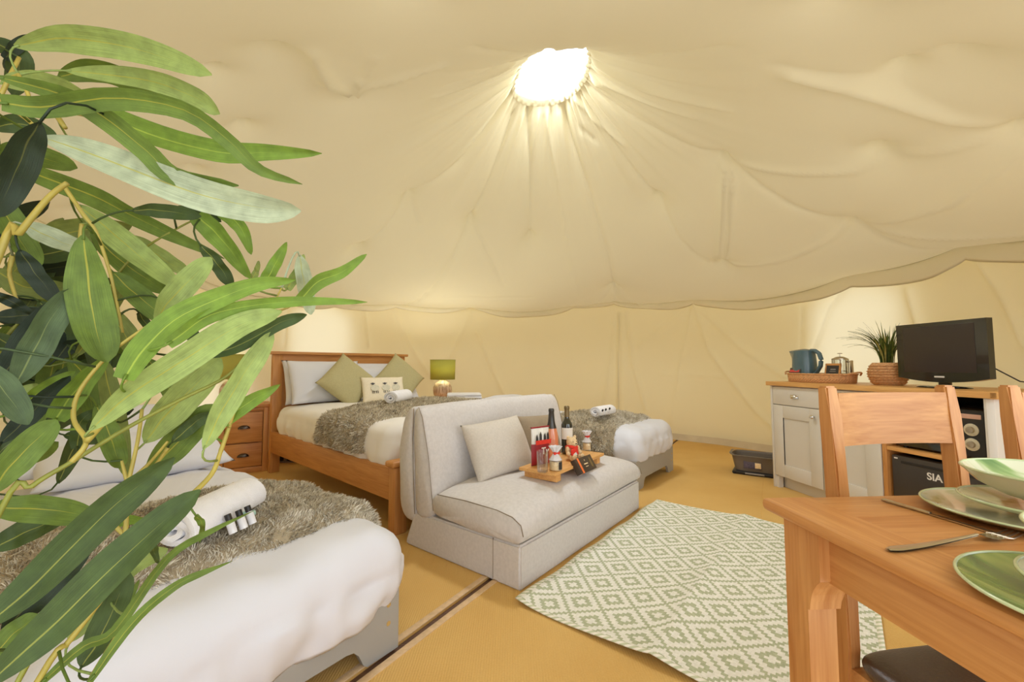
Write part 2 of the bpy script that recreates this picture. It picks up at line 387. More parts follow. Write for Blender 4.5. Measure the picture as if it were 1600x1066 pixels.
def rugmat():
    m = NT('sage and cream rug weave'); tc = m.n('ShaderNodeTexCoord'); sp = m.n('ShaderNodeSeparateXYZ'); m.l(tc.outputs['Object'], sp.inputs[0])
    p = 0.2
    def cell(v, off, q=14):
        a = m.math('ADD', v, off); a = m.math('SNAP', a, p / q); a = m.math('DIVIDE', a, p); return a
    u = cell(sp.outputs[0], p / 28 + .03); v = cell(sp.outputs[1], p / 56 + .03, 28)
    def tri(a):   # distance to nearest cell centre
        return m.math('ABSOLUTE', m.math('SUBTRACT', m.math('FRACT', a), .5))
    au, av = tri(u), tri(v); d0 = m.math('ADD', au, av)
    d = m.math('MINIMUM', d0, m.math('SUBTRACT', 1.0, d0))      # staggered diamonds
    g1 = m.math('MULTIPLY', m.math('GREATER_THAN', d, .12), m.math('LESS_THAN', d, .27))
    g2 = m.math('GREATER_THAN', d, .44)
    gr = m.math('MAXIMUM', g1, g2)
    nz = m.n('ShaderNodeTexNoise'); nz.inputs['Scale'].default_value = 90; m.l(tc.outputs['Object'], nz.inputs['Vector'])
    green = m.ramp(nz.outputs[0], [(.3, srgb(170, 176, 146)), (.7, srgb(192, 196, 166))])
    cream = m.ramp(nz.outputs[0], [(.3, srgb(226, 224, 214)), (.7, srgb(242, 240, 232))])
    m.l(m.mixc(gr, cream, green), m.b.inputs['Base Color']); m.b.inputs['Roughness'].default_value = .8; m.b.inputs['Specular IOR Level'].default_value = .25
    wv = m.n('ShaderNodeTexWave'); wv.inputs['Scale'].default_value = 60; wv.bands_direction = 'Y'; m.l(tc.outputs['Object'], wv.inputs['Vector'])
    m.bump(wv.outputs['Fac'], .3, .002); return m.m
M['rug'] = rugmat()
def rimweave():
    m = NT('striped rug binding'); wv = m.n('ShaderNodeTexWave'); wv.inputs['Scale'].default_value = 20; wv.bands_direction = 'DIAGONAL'; m.l(m.coords(), wv.inputs['Vector'])
    m.l(m.ramp(wv.outputs['Fac'], [(.35, srgb(196, 200, 170)), (.65, srgb(238, 234, 222))]), m.b.inputs['Base Color']); m.b.inputs['Roughness'].default_value = .8; return m.m
M['rugrim'] = rimweave()

# ------------------------------------------------------------------ the yurt: floor, walls, roof
CX, CY, RW, ZE, ZC = 0.30, 3.30, 3.35, 2.0, 3.42
struct(MB().prism([(CX + 3.6 * math.cos(a * math.pi / 32), CY + 3.6 * math.sin(a * math.pi / 32)) for a in range(64)], -.08, -.012).build('floor', M['planks']))
FL = bpy.data.objects['floor']
j0, j1 = P(622, 1011), P(765, 905)                       # joint between the two mats
jd = (j1 - j0).normalized(); jn = Vector((-jd.y, jd.x, 0))
jm = (j0 + j1) / 2
def mat_poly(side, gap):
    pts = []
    o = jm + jn * gap * side
    for a in range(240):
        q = Vector((CX + 3.42 * math.cos(a * math.pi / 120), CY + 3.42 * math.sin(a * math.pi / 120), 0))
        if (q - o).dot(jn) * side > 0: pts.append(q)
    # keep boundary order around the circle
    k = max(range(len(pts)), key=lambda i: (pts[(i + 1) % len(pts)] - pts[i]).length)
    pts = pts[k + 1:] + pts[:k + 1]
    def end(q, s):       # meet of the joint line with the circle
        b = (o - Vector((CX, CY, 0))).dot(jd); c = (o - Vector((CX, CY, 0))).length_squared - 3.42 ** 2
        return o + jd * (-b + s * math.sqrt(b * b - c))
    e1, e2 = end(None, 1), end(None, -1)
    if (pts[0] - e1).length > (pts[0] - e2).length: e1, e2 = e2, e1
    return [e1] + pts + [e2]
for sd in (1, -1):
    po = mat_poly(sd, .018)
    MB().prism([(p.x, p.y) for p in po], -.012, 0.0).build('matting', M['coir'], FL, 30)
    b = MB(); o = jm + jn * .032 * sd; L = 3.0
    ang = math.atan2(jd.y, jd.x); T = Matrix.Translation(o) @ Matrix.Rotation(ang, 4, 'Z')
    b.box(-2.2, 3.2, -.015, .015, -.002, .003, .002, T); b.build('edge_binding', M['binding'], FL)
seam = MB(); s0, s1 = P(1192, 758), P(1190, 805); dd = (s1 - s0).normalized()
seam.tube([s0 - dd * .35 + Vector((0, 0, -.002)), s1 + dd * 1.1 + Vector((0, 0, -.002))], .004, 6); seam.build('matting_seam', M['coir'], FL)

def cone(p): return p.z - (ZC + (ZE - ZC) * (math.hypot(p.x - CX, p.y - CY)) / RW)
def polar(p): return math.atan2(p.y - CY, p.x - CX), math.hypot(p.x - CX, p.y - CY)
# crown opening: a lopsided ring
ring_px = [(846, 78), (880, 68), (905, 70), (918, 84), (917, 108), (906, 132), (884, 150), (850, 160), (822, 158), (808, 150), (811, 120), (826, 94)]
ring = [P(864 + (x - 864) * 1.05, 116 + (y - 116) * 1.12, ZC) for x, y in ring_px]
rc_ = sum((Vector(p) for p in ring), Vector()) / len(ring)
rpol = sorted(((math.atan2(p.y - rc_.y, p.x - rc_.x), math.hypot(p.x - rc_.x, p.y - rc_.y)) for p in ring))
def r_ring(a):
    a = (a + math.pi) % (2 * math.pi) - math.pi
    xs = [t for t, _ in rpol]; ys = [r for _, r in rpol]
    return float(np.interp(a, xs, ys, period=2 * math.pi))
NR, NTH = 120, 540
th = np.arange(NTH) * 2 * np.pi / NTH
r0 = np.array([r_ring(t) for t in th]); k9 = np.exp(-.5 * (np.arange(-9, 10) / 4) ** 2); k9 /= k9.sum()
r0 = np.convolve(np.r_[r0[-9:], r0, r0[:9]], k9, 'valid')
# outer ends of the rays, measured from the ring centre so that they meet the wall circle
ox, oy = rc_.x - CX, rc_.y - CY
bq = ox * np.cos(th) + oy * np.sin(th)
r1 = -bq + np.sqrt(bq * bq - (ox * ox + oy * oy) + RW * RW)
sgrid = np.linspace(0, 1, NR + 1)[:, None]
RR = r0[None, :] + (r1 - r0)[None, :] * sgrid
XX = rc_.x + RR * np.cos(th)[None, :]; YY = rc_.y + RR * np.sin(th)[None, :]
eave_px = [(432, 464), (520, 470), (615, 470), (735, 474), (895, 474), (960, 468), (1085, 463), (1335, 424), (1520, 374)]
peaks = []
for x, y in eave_px:
    p = hit(x, y, lambda q: math.hypot(q.x - CX, q.y - CY) - RW); peaks.append((math.atan2(p.y - rc_.y, p.x - rc_.x), p.z))
peaks.sort()
pa = [a for a, _ in peaks]
a = pa[-1] + .42
while a < pa[0] + 2 * math.pi - .3: peaks.append((a, 2.03)); a += .42
peaks = sorted((a % (2 * math.pi), z) for a, z in peaks)
def eave(t):
    t = t % (2 * math.pi)
    for i in range(len(peaks)):
        a0, z0 = peaks[i]; a1, z1 = peaks[(i + 1) % len(peaks)]
        if i == len(peaks) - 1: a1 += 2 * math.pi
        tt = t if t >= a0 else t + 2 * math.pi
        if a0 <= tt <= a1:
            f = (tt - a0) / (a1 - a0); return z0 + (z1 - z0) * f - min(.20, .10 * ((a1 - a0) / .40) ** 1.3) * (4 * f * (1 - f)) ** .8
    return 2.0
ze = np.array([eave(t) for t in th])
Z = ZC + (ze[None, :] - ZC) * sgrid
fixed = np.zeros_like(Z, bool); fixed[0] = True; fixed[-1] = True
pins_px = [(550, 92), (1130, 215), (1130, 376), (1335, 305), (640, 278), (735, 322), (958, 424), (1030, 285), (828, 345), (560, 350), (1600, 140), (300, 220), (330, 60), (120, 300), (1500, 20)]
pin_xy = []
for x, y in pins_px:
    p = hit(x, y, cone); pin_xy.append((p.x, p.y, p.z + .0))
for k in range(7):
    a = -2.6 + k * .36; pin_xy.append((CX + 2.1 * math.cos(a), CY + 2.1 * math.sin(a), 0))
for x, y, z in pin_xy:
    i = int(np.argmin((XX - x) ** 2 + (YY - y) ** 2)); i, j = divmod(i, NTH)
    fixed[i, j] = True; Z[i, j] = z if z else ZC + (ZE - ZC) * math.hypot(x - CX, y - CY) / RW
dr = (r1 - r0)[None, :] / NR
wr = 1 / dr ** 2; wt = 1 / (RR * (2 * np.pi / NTH)) ** 2
load = .85
Z0 = Z.copy()
for it in range(3200):
    up_ = np.roll(Z, 1, 0); dn = np.roll(Z, -1, 0); lf = np.roll(Z, 1, 1); rt = np.roll(Z, -1, 1)
    rad = (1 - dr / (2 * RR)) * up_ + (1 + dr / (2 * RR)) * dn
    new = (wr * rad + wt * (lf + rt) - load) / (2 * wr + 2 * wt)
    new = Z + 1.0 * (new - Z)
    Z = np.where(fixed, Z0, new)
# folds in the cloth
def fold(pts, amp, wid):
    global Z
    q = [hit(x, y, cone) for x, y in pts]
    D = np.full(Z.shape, 9.0)
    best_t = np.zeros(Z.shape); n = len(q) - 1
    for i in range(n):
        ax, ay, bx, by = q[i].x, q[i].y, q[i + 1].x, q[i + 1].y
        L2 = (bx - ax) ** 2 + (by - ay) ** 2
        t = np.clip(((XX - ax) * (bx - ax) + (YY - ay) * (by - ay)) / L2, 0, 1)
        d = np.hypot(XX - ax - t * (bx - ax), YY - ay - t * (by - ay))
        best_t = np.where(d < D, (i + t) / n, best_t); D = np.minimum(D, d)
    Z = Z + np.where(fixed, 0, amp * 1.7 * np.exp(-np.abs(D) / (wid * .62)) * (1 - .4 * best_t))
dense = XX.shape
for pts, amp, wid in [
    ([(550, 92), (515, 60), (490, 0)], -.05, .07), ([(550, 92), (575, 50), (590, 10)], -.02, .04), ([(550, 92), (600, 70), (690, 35)], -.03, .05), ([(560, 95), (565, 60)], -.03, .03),
    ([(1130, 215), (1125, 300), (1118, 376)], -.035, .035), ([(1142, 225), (1138, 300), (1132, 372)], -.03, .03), ([(1130, 215), (1230, 262), (1335, 305), (1440, 350), (1520, 374)], .03, .06),
    ([(1135, 215), (1330, 205), (1600, 140)], -.022, .05), ([(1335, 305), (1480, 240), (1600, 165)], -.025, .05), ([(1335, 305), (1460, 310), (1600, 305)], -.03, .06), ([(1135, 376), (1230, 345), (1330, 305)], -.03, .04),
    ([(1030, 285), (1060, 330), (1110, 376)], .025, .05), ([(870, 172), (920, 275), (950, 360), (960, 425), (962, 468)], .035, .05), ([(845, 172), (870, 260), (905, 430)], -.015, .04),
    ([(820, 165), (828, 250), (828, 345)], .03, .035), ([(800, 200), (735, 322), (680, 400), (615, 470)], .035, .05), ([(800, 170), (720, 235), (640, 278), (560, 350)], .035, .05),
    ([(735, 322), (770, 370), (790, 402)], .02, .03), ([(640, 278), (655, 312)], .02, .03), ([(700, 420), (760, 424), (830, 424)], .012, .03), ([(958, 424), (940, 445), (905, 474)], -.02, .03), ([(962, 424), (985, 450), (1010, 474)], -.02, .03),
    ([(900, 160), (960, 215), (1030, 285)], .035, .04), ([(905, 150), (1000, 180), (1130, 215)], .02, .05), ([(915, 120), (1010, 128), (1130, 122)], -.025, .05), ([(915, 140), (1000, 148), (1080, 150)], -.02, .03),
    ([(920, 80), (1010, 55), (1130, 0)], .03, .05), ([(860, 70), (800, 45), (740, 0)], .03, .05), ([(1230, 45), (1350, 85), (1480, 120), (1600, 140)], -.022, .07), ([(1215, 30), (1330, 55), (1500, 110)], .012, .06),
    ([(700, 95), (780, 90), (830, 75)], .02, .04), ([(680, 110), (760, 105), (810, 100)], -.018, .035), ([(880, 165), (905, 205), (930, 215)], .02, .025), ([(890, 170), (935, 195), (975, 215)], -.02, .025)]:
    fold(pts, amp, wid)
TT = np.broadcast_to(th[None, :], Z.shape); dc = RR - r0[None, :]
gather = sum(a * np.sin(k * TT + p) for a, k, p in ((.020, 17, .4), (.016, 26, 1.7), (.011, 41, 2.6), (.006, 63, .3)))
Z = Z + np.where(fixed, 0, 1) * gather * np.exp(-dc / .42) * np.minimum(1, dc / .05)
def mesh_from(name, verts, faces, mat, parent=None, smooth=180):
    me = bpy.data.meshes.new(name); me.from_pydata(verts, [], faces); me.materials.append(mat)
    me.polygons.foreach_set('use_smooth', [True] * len(me.polygons))
    if smooth < 180: me.set_sharp_from_angle(angle=R(smooth))
    return link(name, me, parent)
vv = [(float(XX[i, j]), float(YY[i, j]), float(Z[i, j])) for i in range(NR + 1) for j in range(NTH)]
ff = [(i * NTH + j, i * NTH + (j + 1) % NTH, (i + 1) * NTH + (j + 1) % NTH, (i + 1) * NTH + j) for i in range(NR) for j in range(NTH)]
struct(mesh_from('ceiling', vv, ff, M['roof']))
CE = bpy.data.objects['ceiling']
# gathered cuff round the crown and the clear dome over it
cuff = MB()
def cuff_f(u, v):
    t = u * 2 * math.pi; r = float(np.interp(t, np.r_[th, 2 * np.pi], np.r_[r0, r0[0]]))
    wv = .010 * math.sin(48 * t) + .007 * math.sin(31 * t + 1)
    rr = r + .004 - .014 * math.sin(v * math.pi) + wv * math.sin(v * math.pi) - .01 * v
    return (rc_.x + rr * math.cos(t), rc_.y + rr * math.sin(t), ZC - .006 + v * .050)
cuff.grid(cuff_f, 288, 8, cu=True).build('crown_cuff', M['roof'], CE, 180)
dome = MB()
dome.grid(lambda u, v: (rc_.x + (.46 * math.cos(v * math.pi / 2)) * math.cos(u * 2 * math.pi), rc_.y + (.46 * math.cos(v * math.pi / 2)) * math.sin(u * 2 * math.pi), ZC + .085 + .2 * math.sin(v * math.pi / 2)), 48, 10, cu=True)
struct(dome.build('window_1', M['dome'], None, 180))
rg = MB(); rg.tube([(rc_.x + .47 * math.cos(a * math.pi / 24), rc_.y + .47 * math.sin(a * math.pi / 24), ZC + .09) for a in range(49)], .022, 8); rg.build('crown_ring', M['unit_white'], bpy.data.objects['window_1'])

# walls, as arcs of a cylinder; the doorway is the open arc round the camera
def wall_dev(t, z):
    """inward bulge of the cloth at angle t (about the yurt centre) and height z"""
    p = (math.cos(t) * 3, math.sin(t) * 3, z)
    d = .06 * N3(p, .9, 3.1) + .012 * N3((p[0], p[1], p[2] * .4), 3.0, 9.0)
    return d
def cyl_at(px, py): 
    p = hit(px, py, lambda q: math.hypot(q.x - CX, q.y - CY) - RW); return math.atan2(p.y - CY, p.x - CX), p.z
wf = []
for pts, amp, wid in [([(968, 492), (968, 640), (966, 700)], .05, .035), ([(978, 490), (990, 570), (1010, 640)], .022, .05), ([(960, 500), (950, 600), (935, 680)], .018, .05),
    ([(1085, 475), (1110, 550), (1180, 640), (1240, 700)], .028, .06), ([(1085, 475), (1065, 560), (1050, 660)], .022, .06), ([(1090, 480), (1160, 545), (1240, 600)], .018, .05), ([(1075, 475), (1000, 540)], .014, .04),
    ([(745, 520), (770, 580), (800, 640)], .025, .05), ([(735, 490), (700, 560)], .018, .06), ([(615, 480), (640, 540), (680, 600)], .02, .05), ([(1335, 435), (1300, 480), (1265, 560)], .025, .05), ([(1420, 455), (1440, 520)], .03, .05), ([(1520, 395), (1570, 470), (1600, 540)], .03, .06), ([(1255, 480), (1250, 560)], .02, .03),
    ([(1030, 585), (1130, 588)], .008, .02), ([(570, 480), (575, 540)], .02, .03), ([(450, 480), (445, 540)], .02, .03)]:
    wf.append(([cyl_at(x, y) for x, y in pts], amp, wid))
def fold_wall(T, Zz):
    out = np.zeros_like(T)
    for pts, amp, wid in wf:
        D = np.full(T.shape, 9.0)
        for (a0, z0), (a1, z1) in zip(pts, pts[1:]):
            ax, ay, bx, by = a0 * RW, z0, a1 * RW, z1
            L2 = (bx - ax) ** 2 + (by - ay) ** 2 + 1e-9
            q = np.clip(((T * RW - ax) * (bx - ax) + (Zz - ay) * (by - ay)) / L2, 0, 1)
            D = np.minimum(D, np.hypot(T * RW - ax - q * (bx - ax), Zz - ay - q * (by - ay)))
        out += amp * 1.5 * np.exp(-D / (wid * .7))
    return out
eave_t = np.array([math.atan2(RW * math.sin(t), RW * math.cos(t)) for t in th])
def eave_c(t):      # eave height by angle about the yurt centre
    x, y = CX + RW * math.cos(t), CY + RW * math.sin(t); return eave(math.atan2(y - rc_.y, x - rc_.x))
def arc_wall(name, a0, a1):
    nt = int((a1 - a0) * 190); nz = 70; vs_, fs = [], []
    for i in range(nt + 1):
        t = a0 + (a1 - a0) * i / nt; ez = eave_c(t) - .004
        Tz = np.array([ez * j / nz for j in range(nz + 1)]); tt = t if t <= math.pi else t - 2 * math.pi
        fw = fold_wall(np.full(nz + 1, tt), Tz)
        for j in range(nz + 1):
            z = float(Tz[j]); e = min(1, z / .12) * min(1, (ez - z) / .08)
            r = RW - (wall_dev(t, z) + float(fw[j])) * e + .0
            vs_.append((CX + r * math.cos(t), CY + r * math.sin(t), z))
    for i in range(nt):
        for j in range(nz): a = i * (nz + 1) + j; fs.append((a, a + 1, a + nz + 2, a + nz + 1))
    return struct(mesh_from(name, vs_, fs, M['wall']))
DOOR0, DOOR1 = R(253), R(311)
arc_wall('wall_right', DOOR1 - 2 * math.pi, R(45)); arc_wall('wall_back', R(45), R(135)); arc_wall('wall_left', R(135), R(225)); arc_wall('wall_front', R(225), DOOR0)
# outer canvas with window openings that light the liner from behind
wins = []
for cxp, cyp, hw, hh in ((1336, 500, .42, .36), (505, 520, .40, .34), (330, 560, .4, .36)):
    a, z = cyl_at(cxp, cyp); wins.append((a, z, hw, hh))
def in_win(a, z):
    for wa, wz, hw, hh in wins:
        x = abs((a - wa + math.pi) % (2 * math.pi) - math.pi) * RW; y = z - wz
        if x < hw and -hh - .3 < y < hh - .55 * hw * (1 - math.sqrt(max(0, 1 - (x / hw) ** 2))) * 1.2: return True
    return False
vs_, fs = [], []; nt, nz = 420, 54; RO = RW + .13
for i in range(nt + 1):
    t = DOOR1 - 2 * math.pi + (DOOR0 - DOOR1 + 2 * math.pi) * i / nt
    for j in range(nz + 1): vs_.append((CX + RO * math.cos(t), CY + RO * math.sin(t), 2.08 * j / nz))
for i in range(nt):
    for j in range(nz):
        t = DOOR1 - 2 * math.pi + (DOOR0 - DOOR1 + 2 * math.pi) * (i + .5) / nt
        if not in_win(t, 2.08 * (j + .5) / nz): a = i * (nz + 1) + j; fs.append((a, a + 1, a + nz + 2, a + nz + 1))
struct(mesh_from('wall_outside', vs_, fs, M['shell']))
vs_, fs = [], []
for i in range(nt + 1):
    t = DOOR1 - 2 * math.pi + (DOOR0 - DOOR1 + 2 * math.pi) * i / nt
    for r in (RW - .02, RO): vs_.append((CX + r * math.cos(t), CY + r * math.sin(t), 2.085 if r > RW else 2.06))
for i in range(nt): fs.append((2 * i, 2 * i + 1, 2 * i + 3, 2 * i + 2))
struct(mesh_from('trim_2', vs_, fs, M['shell']))
# pelmet along the eave and ground strip at the foot of the wall
pel = MB()
def pel_f(u, v):
    t = DOOR1 - 2 * math.pi + (DOOR0 - DOOR1 + 2 * math.pi) * u; z = eave_c(t)
    hgt = .085 + .012 * math.sin(t * 9) + .085 * max(0, math.cos(t + .1)) ** 3
    k = v * 2
    f = k if k < 1 else 2 - k                       # front face down, then back up behind: a folded band
    r = RW - .060 + (.016 if v > .5 else 0) - .012 * math.sin(f * math.pi) - .010 * math.sin(17 * t + 2 * f) * f - .006 * math.sin(61 * t) * f
    return (CX + r * math.cos(t), CY + r * math.sin(t), z - .002 - hgt * f - .010 * math.sin(23 * t) * f)
pel.grid(pel_f, 560, 12, cv=True).build('trim_1', M['pelmet'], None, 180); struct(bpy.data.objects['trim_1'])
bs = MB()
bs.grid(lambda u, v: (lambda t, r: (CX + r * math.cos(t), CY + r * math.sin(t), .002 + .085 * v))(DOOR1 - 2 * math.pi + (DOOR0 - DOOR1 + 2 * math.pi) * u, RW - .045 + .02 * v + .006 * math.sin(u * 150)), 400, 2)
struct(bs.build('baseboard_back', plain('grey ground strip', srgb(214, 202, 178), .8, .06, 6), None, 180))

# ------------------------------------------------------------------ cloth shapes
def drape(name, mat, hw, y0, y1, top, drop, rc=.10, round_=.07, puff=.03, wr=.012, seed=0.0, parent=None, hem=.02, flare=.0, nper=220, holes=None, hemfn=None):
    """A quilt lying on a bed whose top is |x|<hw, y0<y<y1 (local) and hanging down over its edges by drop."""
    L = (y1 - y0) / 2; cy = (y0 + y1) / 2
    def outline(t):      # rounded rectangle by arc fraction
        w2, h2 = hw - rc, L - rc; seg = [2 * h2, math.pi * rc / 2, 2 * w2, math.pi * rc / 2] * 2
        tot = sum(seg[:4]) * 2; s = t * tot
        a = 0; corners = [(w2, h2), (-w2, h2), (-w2, -h2), (w2, -h2)]
        for k in range(4):
            sl = seg[2 * (k % 2)] if True else 0
            sl = 2 * h2 if k % 2 == 0 else 2 * w2
            dirs = [(0, 1), (-1, 0), (0, -1), (1, 0)][k]; nrm = [(1, 0), (0, 1), (-1, 0), (0, -1)][k]
            st = [(hw, -h2), (w2, L), (-hw, h2), (-w2, -L)][k]
            if s <= sl: return (st[0] + dirs[0] * s, st[1] + dirs[1] * s), nrm
            s -= sl
            ar = math.pi * rc / 2
            if s <= ar:
                an = k * math.pi / 2 + s / rc; n = (math.cos(an), math.sin(an)); cn = corners[k]
                return (cn[0] + rc * n[0], cn[1] + rc * n[1]), n
            s -= ar
        return (hw, -h2), (1, 0)
    prof = [('s', f) for f in (.0, .12, .24, .36, .48, .6, .7, .78, .85, .9, .94)]
    for k in range(1, 8): prof.append(('a', k / 7 * math.pi / 2))
    nd = 12
    for k in range(1, nd + 1): prof.append(('d', k / nd))
    for k in (1, 2): prof.append(('t', k / 2))
    bm = MB()
    def f(u, v):
        (x, y), (nx, ny) = outline(u % 1.0); kind, q = prof[int(round(v * (len(prof) - 1)))]
        if kind == 's':
            x2, y2 = (x - nx * round_) * q, (y - ny * round_) * q; z = top + puff * (1 - (q) ** 2.4)
        elif kind == 'a':
            k = round_; s = max(.94, 0)
            x2 = x - nx * k * (1 - math.sin(q)); y2 = y - ny * k * (1 - math.sin(q)); z = top - k * (1 - math.cos(q))
        else:
            dl = drop
            if hemfn: dl = hemfn(x, y, nx, ny, drop)
            z = top - round_ - (dl - round_) * (q if kind == 'd' else 1.0)
            fl = flare * (q if kind == 'd' else 1) + .018 * math.sin(min(1, q) * math.pi) * (kind == 'd')
            fo = .010 * math.sin(u * 2 * math.pi * 37 + seed) * (q if kind == 'd' else 1)
            x2 = x + nx * (fl + fo); y2 = y + ny * (fl + fo)
            if kind == 't': x2 -= nx * .03 * q; y2 -= ny * .03 * q; z += .012 * q
            else: z += hem * N3((x * 5, y * 5, 0), 1.0, seed + 4) * q
        p = Vector((x2, y2 + cy, z))
        k = wr * (N3(p, 4.2, seed) + .55 * N3(p, 10.0, seed + 2) + (.5 * N3((p.x * 2, p.y * 2, p.z * .6), 9.0, seed + 5) if kind == 'd' else 0))
        if kind in 's': p.z += k
        elif kind == 'a': p += Vector((nx * math.sin(q), ny * math.sin(q), math.cos(q))) * k
        else: p += Vector((nx, ny, .2)) * k * 1.5
        return p
    bm.grid(f, nper, len(prof) - 1, cu=True)
    return bm.build(name, mat, parent, 180)

def pillow(name, mat, w_, h_, t_, parent=None, seed=0.0, pinch=.06, wr=.008, n=30):
    b = MB()
    def side(sg):
        def f(u, v):
            x, y = 2 * u - 1, 2 * v - 1
            e = max(0, (1 - abs(x) ** 2.6)) ** .5 * max(0, (1 - abs(y) ** 2.6)) ** .5
            k = 1 - pinch * (1 - abs(x) ** 4) * abs(y) ** 3; k2 = 1 - pinch * (1 - abs(y) ** 4) * abs(x) ** 3
            p = Vector((x * w_ / 2 * k2, y * h_ / 2 * k, 0)); z = sg * t_ / 2 * e
            z += wr * N3((p.x, p.y, sg), 7.0, seed) * e ** .5 + wr * .6 * N3((p.x, p.y, sg), 16.0, seed) * (1 - abs(e - .4)) * e ** .3
            return (p.x, p.y, z)
        return f
    b.grid(side(1), n, n); b.grid(side(-1), n, n)
    return b.build(name, mat, parent, 180)
def pose(o, loc, rz, tilt, spin=0.0):
    """stand a pillow (made flat in x-y) up: spin in its own plane, tilt back from flat, turn about z"""
    o.matrix_world = Matrix.Translation(loc) @ Matrix.Rotation(rz, 4, 'Z') @ Matrix.Rotation(tilt, 4, 'X') @ Matrix.Rotation(spin, 4, 'Z')
    return o

def throw(name, label, frame, hw, y0, y1, top, dropL, dropR, blades, seed, group, rnd=.11, scale=1.0, curl=.0, off=.02, quilt=None):
    """fur throw over a bed: path across x, width along y, hanging down both sides"""
    flat = hw - rnd; arc = rnd * math.pi / 2
    tot = dropL + arc + 2 * flat + arc + dropR
    def path(s):
        if s < dropL: return Vector((-hw, 0, top - rnd - (dropL - s))), Vector((-1, 0, 0))
        s -= dropL
        if s < arc:
            a = s / rnd; return Vector((-flat - rnd * math.cos(a), 0, top - rnd + rnd * math.sin(a))), Vector((-math.cos(a), 0, math.sin(a)))
        s -= arc
        if s < 2 * flat: return Vector((-flat + s, 0, top + .025 * (1 - ((s - flat) / flat) ** 2))), Vector((0, 0, 1))
        s -= 2 * flat
        if s < arc:
            a = s / rnd; return Vector((flat + rnd * math.sin(a), 0, top - rnd + rnd * math.cos(a))), Vector((math.sin(a), 0, math.cos(a)))
        s -= arc
        return Vector((hw, 0, top - rnd - s)), Vector((1, 0, 0))
    bvh = BVHTree.FromPolygons([v.co for v in quilt.data.vertices], [q.vertices[:] for q in quilt.data.polygons])
    def surf(u, v):
        s = u * tot; p, n = path(s)
        yy = y0 + (y1 - y0) * v + .03 * N3((s * 2.0, v * .6, 0), 1.0, seed) + curl * (u - .5)
        th_ = off * (1 + .9 * N3((s, yy, 0), 5.0, seed)) * (min(1, 6 * v + .3) * min(1, 6 * (1 - v) + .3)) + .014 * math.sin(v * 19 + 2 * N3((s, v, 0), 2.0, seed)) * min(1, 5 * v) * min(1, 5 * (1 - v))
        p.y = yy; ht = bvh.ray_cast(p + n * .2, -n, .34)[0]
        if ht is not None: p = ht
        p = p + n * (th_ + .016 - .026 * max(0, 1 - 9 * v) - .026 * max(0, 9 * v - 8)); p.y = yy
        return p, n
    root = tag(MB().grid(lambda u, v: surf(u, v)[0], 90, 24).build(name, M['furbase'], None, 180), label, 'throw', group)
    at(root, *frame)
    rg_ = random.Random(int(seed * 10) + 3); vs_, fs = [], []
    for i in range(blades):
        u, v = rg_.random(), rg_.random()
        p, n = surf(u, v); ln = scale * (.016 + .014 * rg_.random())
        lay = Vector((rg_.uniform(-.5, .5), -.9 + rg_.uniform(-.5, .5), rg_.uniform(-.4, .2)))
        clump = Vector((N3(p, 22, seed), N3(p, 22, seed + 5), 0)) * 1.3
        d = (n * .75 + lay * .55 + clump * .6).normalized()
        sd = d.cross(Vector((rg_.uniform(-1, 1), rg_.uniform(-1, 1), rg_.uniform(-1, 1)))).normalized() * .0018 * scale
        k = len(vs_); b0 = p - n * .004
        vs_ += [b0 - sd, b0 + sd, b0 + d * ln * .6 + sd * .7 - n * .001, b0 + d * ln + Vector((0, 0, -.004))]
        fs += [(k, k + 1, k + 2), (k, k + 2, k + 3)]
    fo = mesh_from('fur_pile', vs_, fs, M['fur'], root); tag(fo, kind='stuff')
    return root

def towel_roll(name, label, loc, rz, r, ln, seed=0.0, group=None, bottles=0, flat=.88):
    root = thing(name, label, 'towel', loc, rz, group)
    b = MB()
    turns, st = 2.6, 26
    pts = []
    for i in range(int(turns * st) + 1):
        a = i / st * 2 * math.pi; rr = r * (.22 + .78 * i / (turns * st)); pts.append((rr * math.cos(a), rr * math.sin(a) * flat))
    def f(u, v):
        i = u * (len(pts) - 1); k = min(int(i), len(pts) - 2); fr = i - k
        x = pts[k][0] * (1 - fr) + pts[k + 1][0] * fr; z = pts[k][1] * (1 - fr) + pts[k + 1][1] * fr
        bul = 1 + .03 * math.sin(v * math.pi)
        edge = .012 * N3((u * 9, v, 0), 1.0, seed)
        return ((v - .5) * (ln + edge * 2) + .006 * math.sin(u * 11), x * bul, z * bul + r * flat)
    b.grid(f, len(pts) - 1, 10)
    o = b.build('rolled_cloth', M['towel'], root, 180)
    md = o.modifiers.new('thick', 'SOLIDIFY'); md.thickness = r * .22; md.offset = -1
    md = o.modifiers.new('soft', 'BEVEL'); md.width = r * .05; md.segments = 2; md.limit_method = 'ANGLE'
    return root

# ------------------------------------------------------------------ double bed in warm wood
BA = R(47.55); B0 = Vector((-.716, 2.608, 0)); BW, BL = 1.5, 2.275
bd = thing('double_bed', 'honey wooden double bed with panelled headboard behind the sofa', 'bed', B0, BA)
b = MB(); b.box(0, .09, BL - .055, BL, 0, 1.155, .004); b.build('headboard_post', M['pine_z'], bd)
b = MB(); b.box(BW - .09, BW, BL - .055, BL, 0, 1.155, .004); b.build('headboard_post', M['pine_z'], bd)
b = MB(); b.box(-.03, BW + .03, BL - .085, BL + .015, 1.155, 1.185, .006); b.build('headboard_cap', M['pine_x'], bd)
b = MB(); b.box(.09, BW - .09, BL - .05, BL - .01, 1.02, 1.155, .004); b.build('headboard_rail', M['pine_x'], bd)
npan = 6
for k in range(npan):
    x0 = .09 + (BW - .18) * k / npan; b = MB(); b.box(x0 + .002, x0 + (BW - .18) / npan - .002, BL - .04, BL - .02, .30, 1.02, .004); b.build('headboard_board', M['pine_z'], bd)
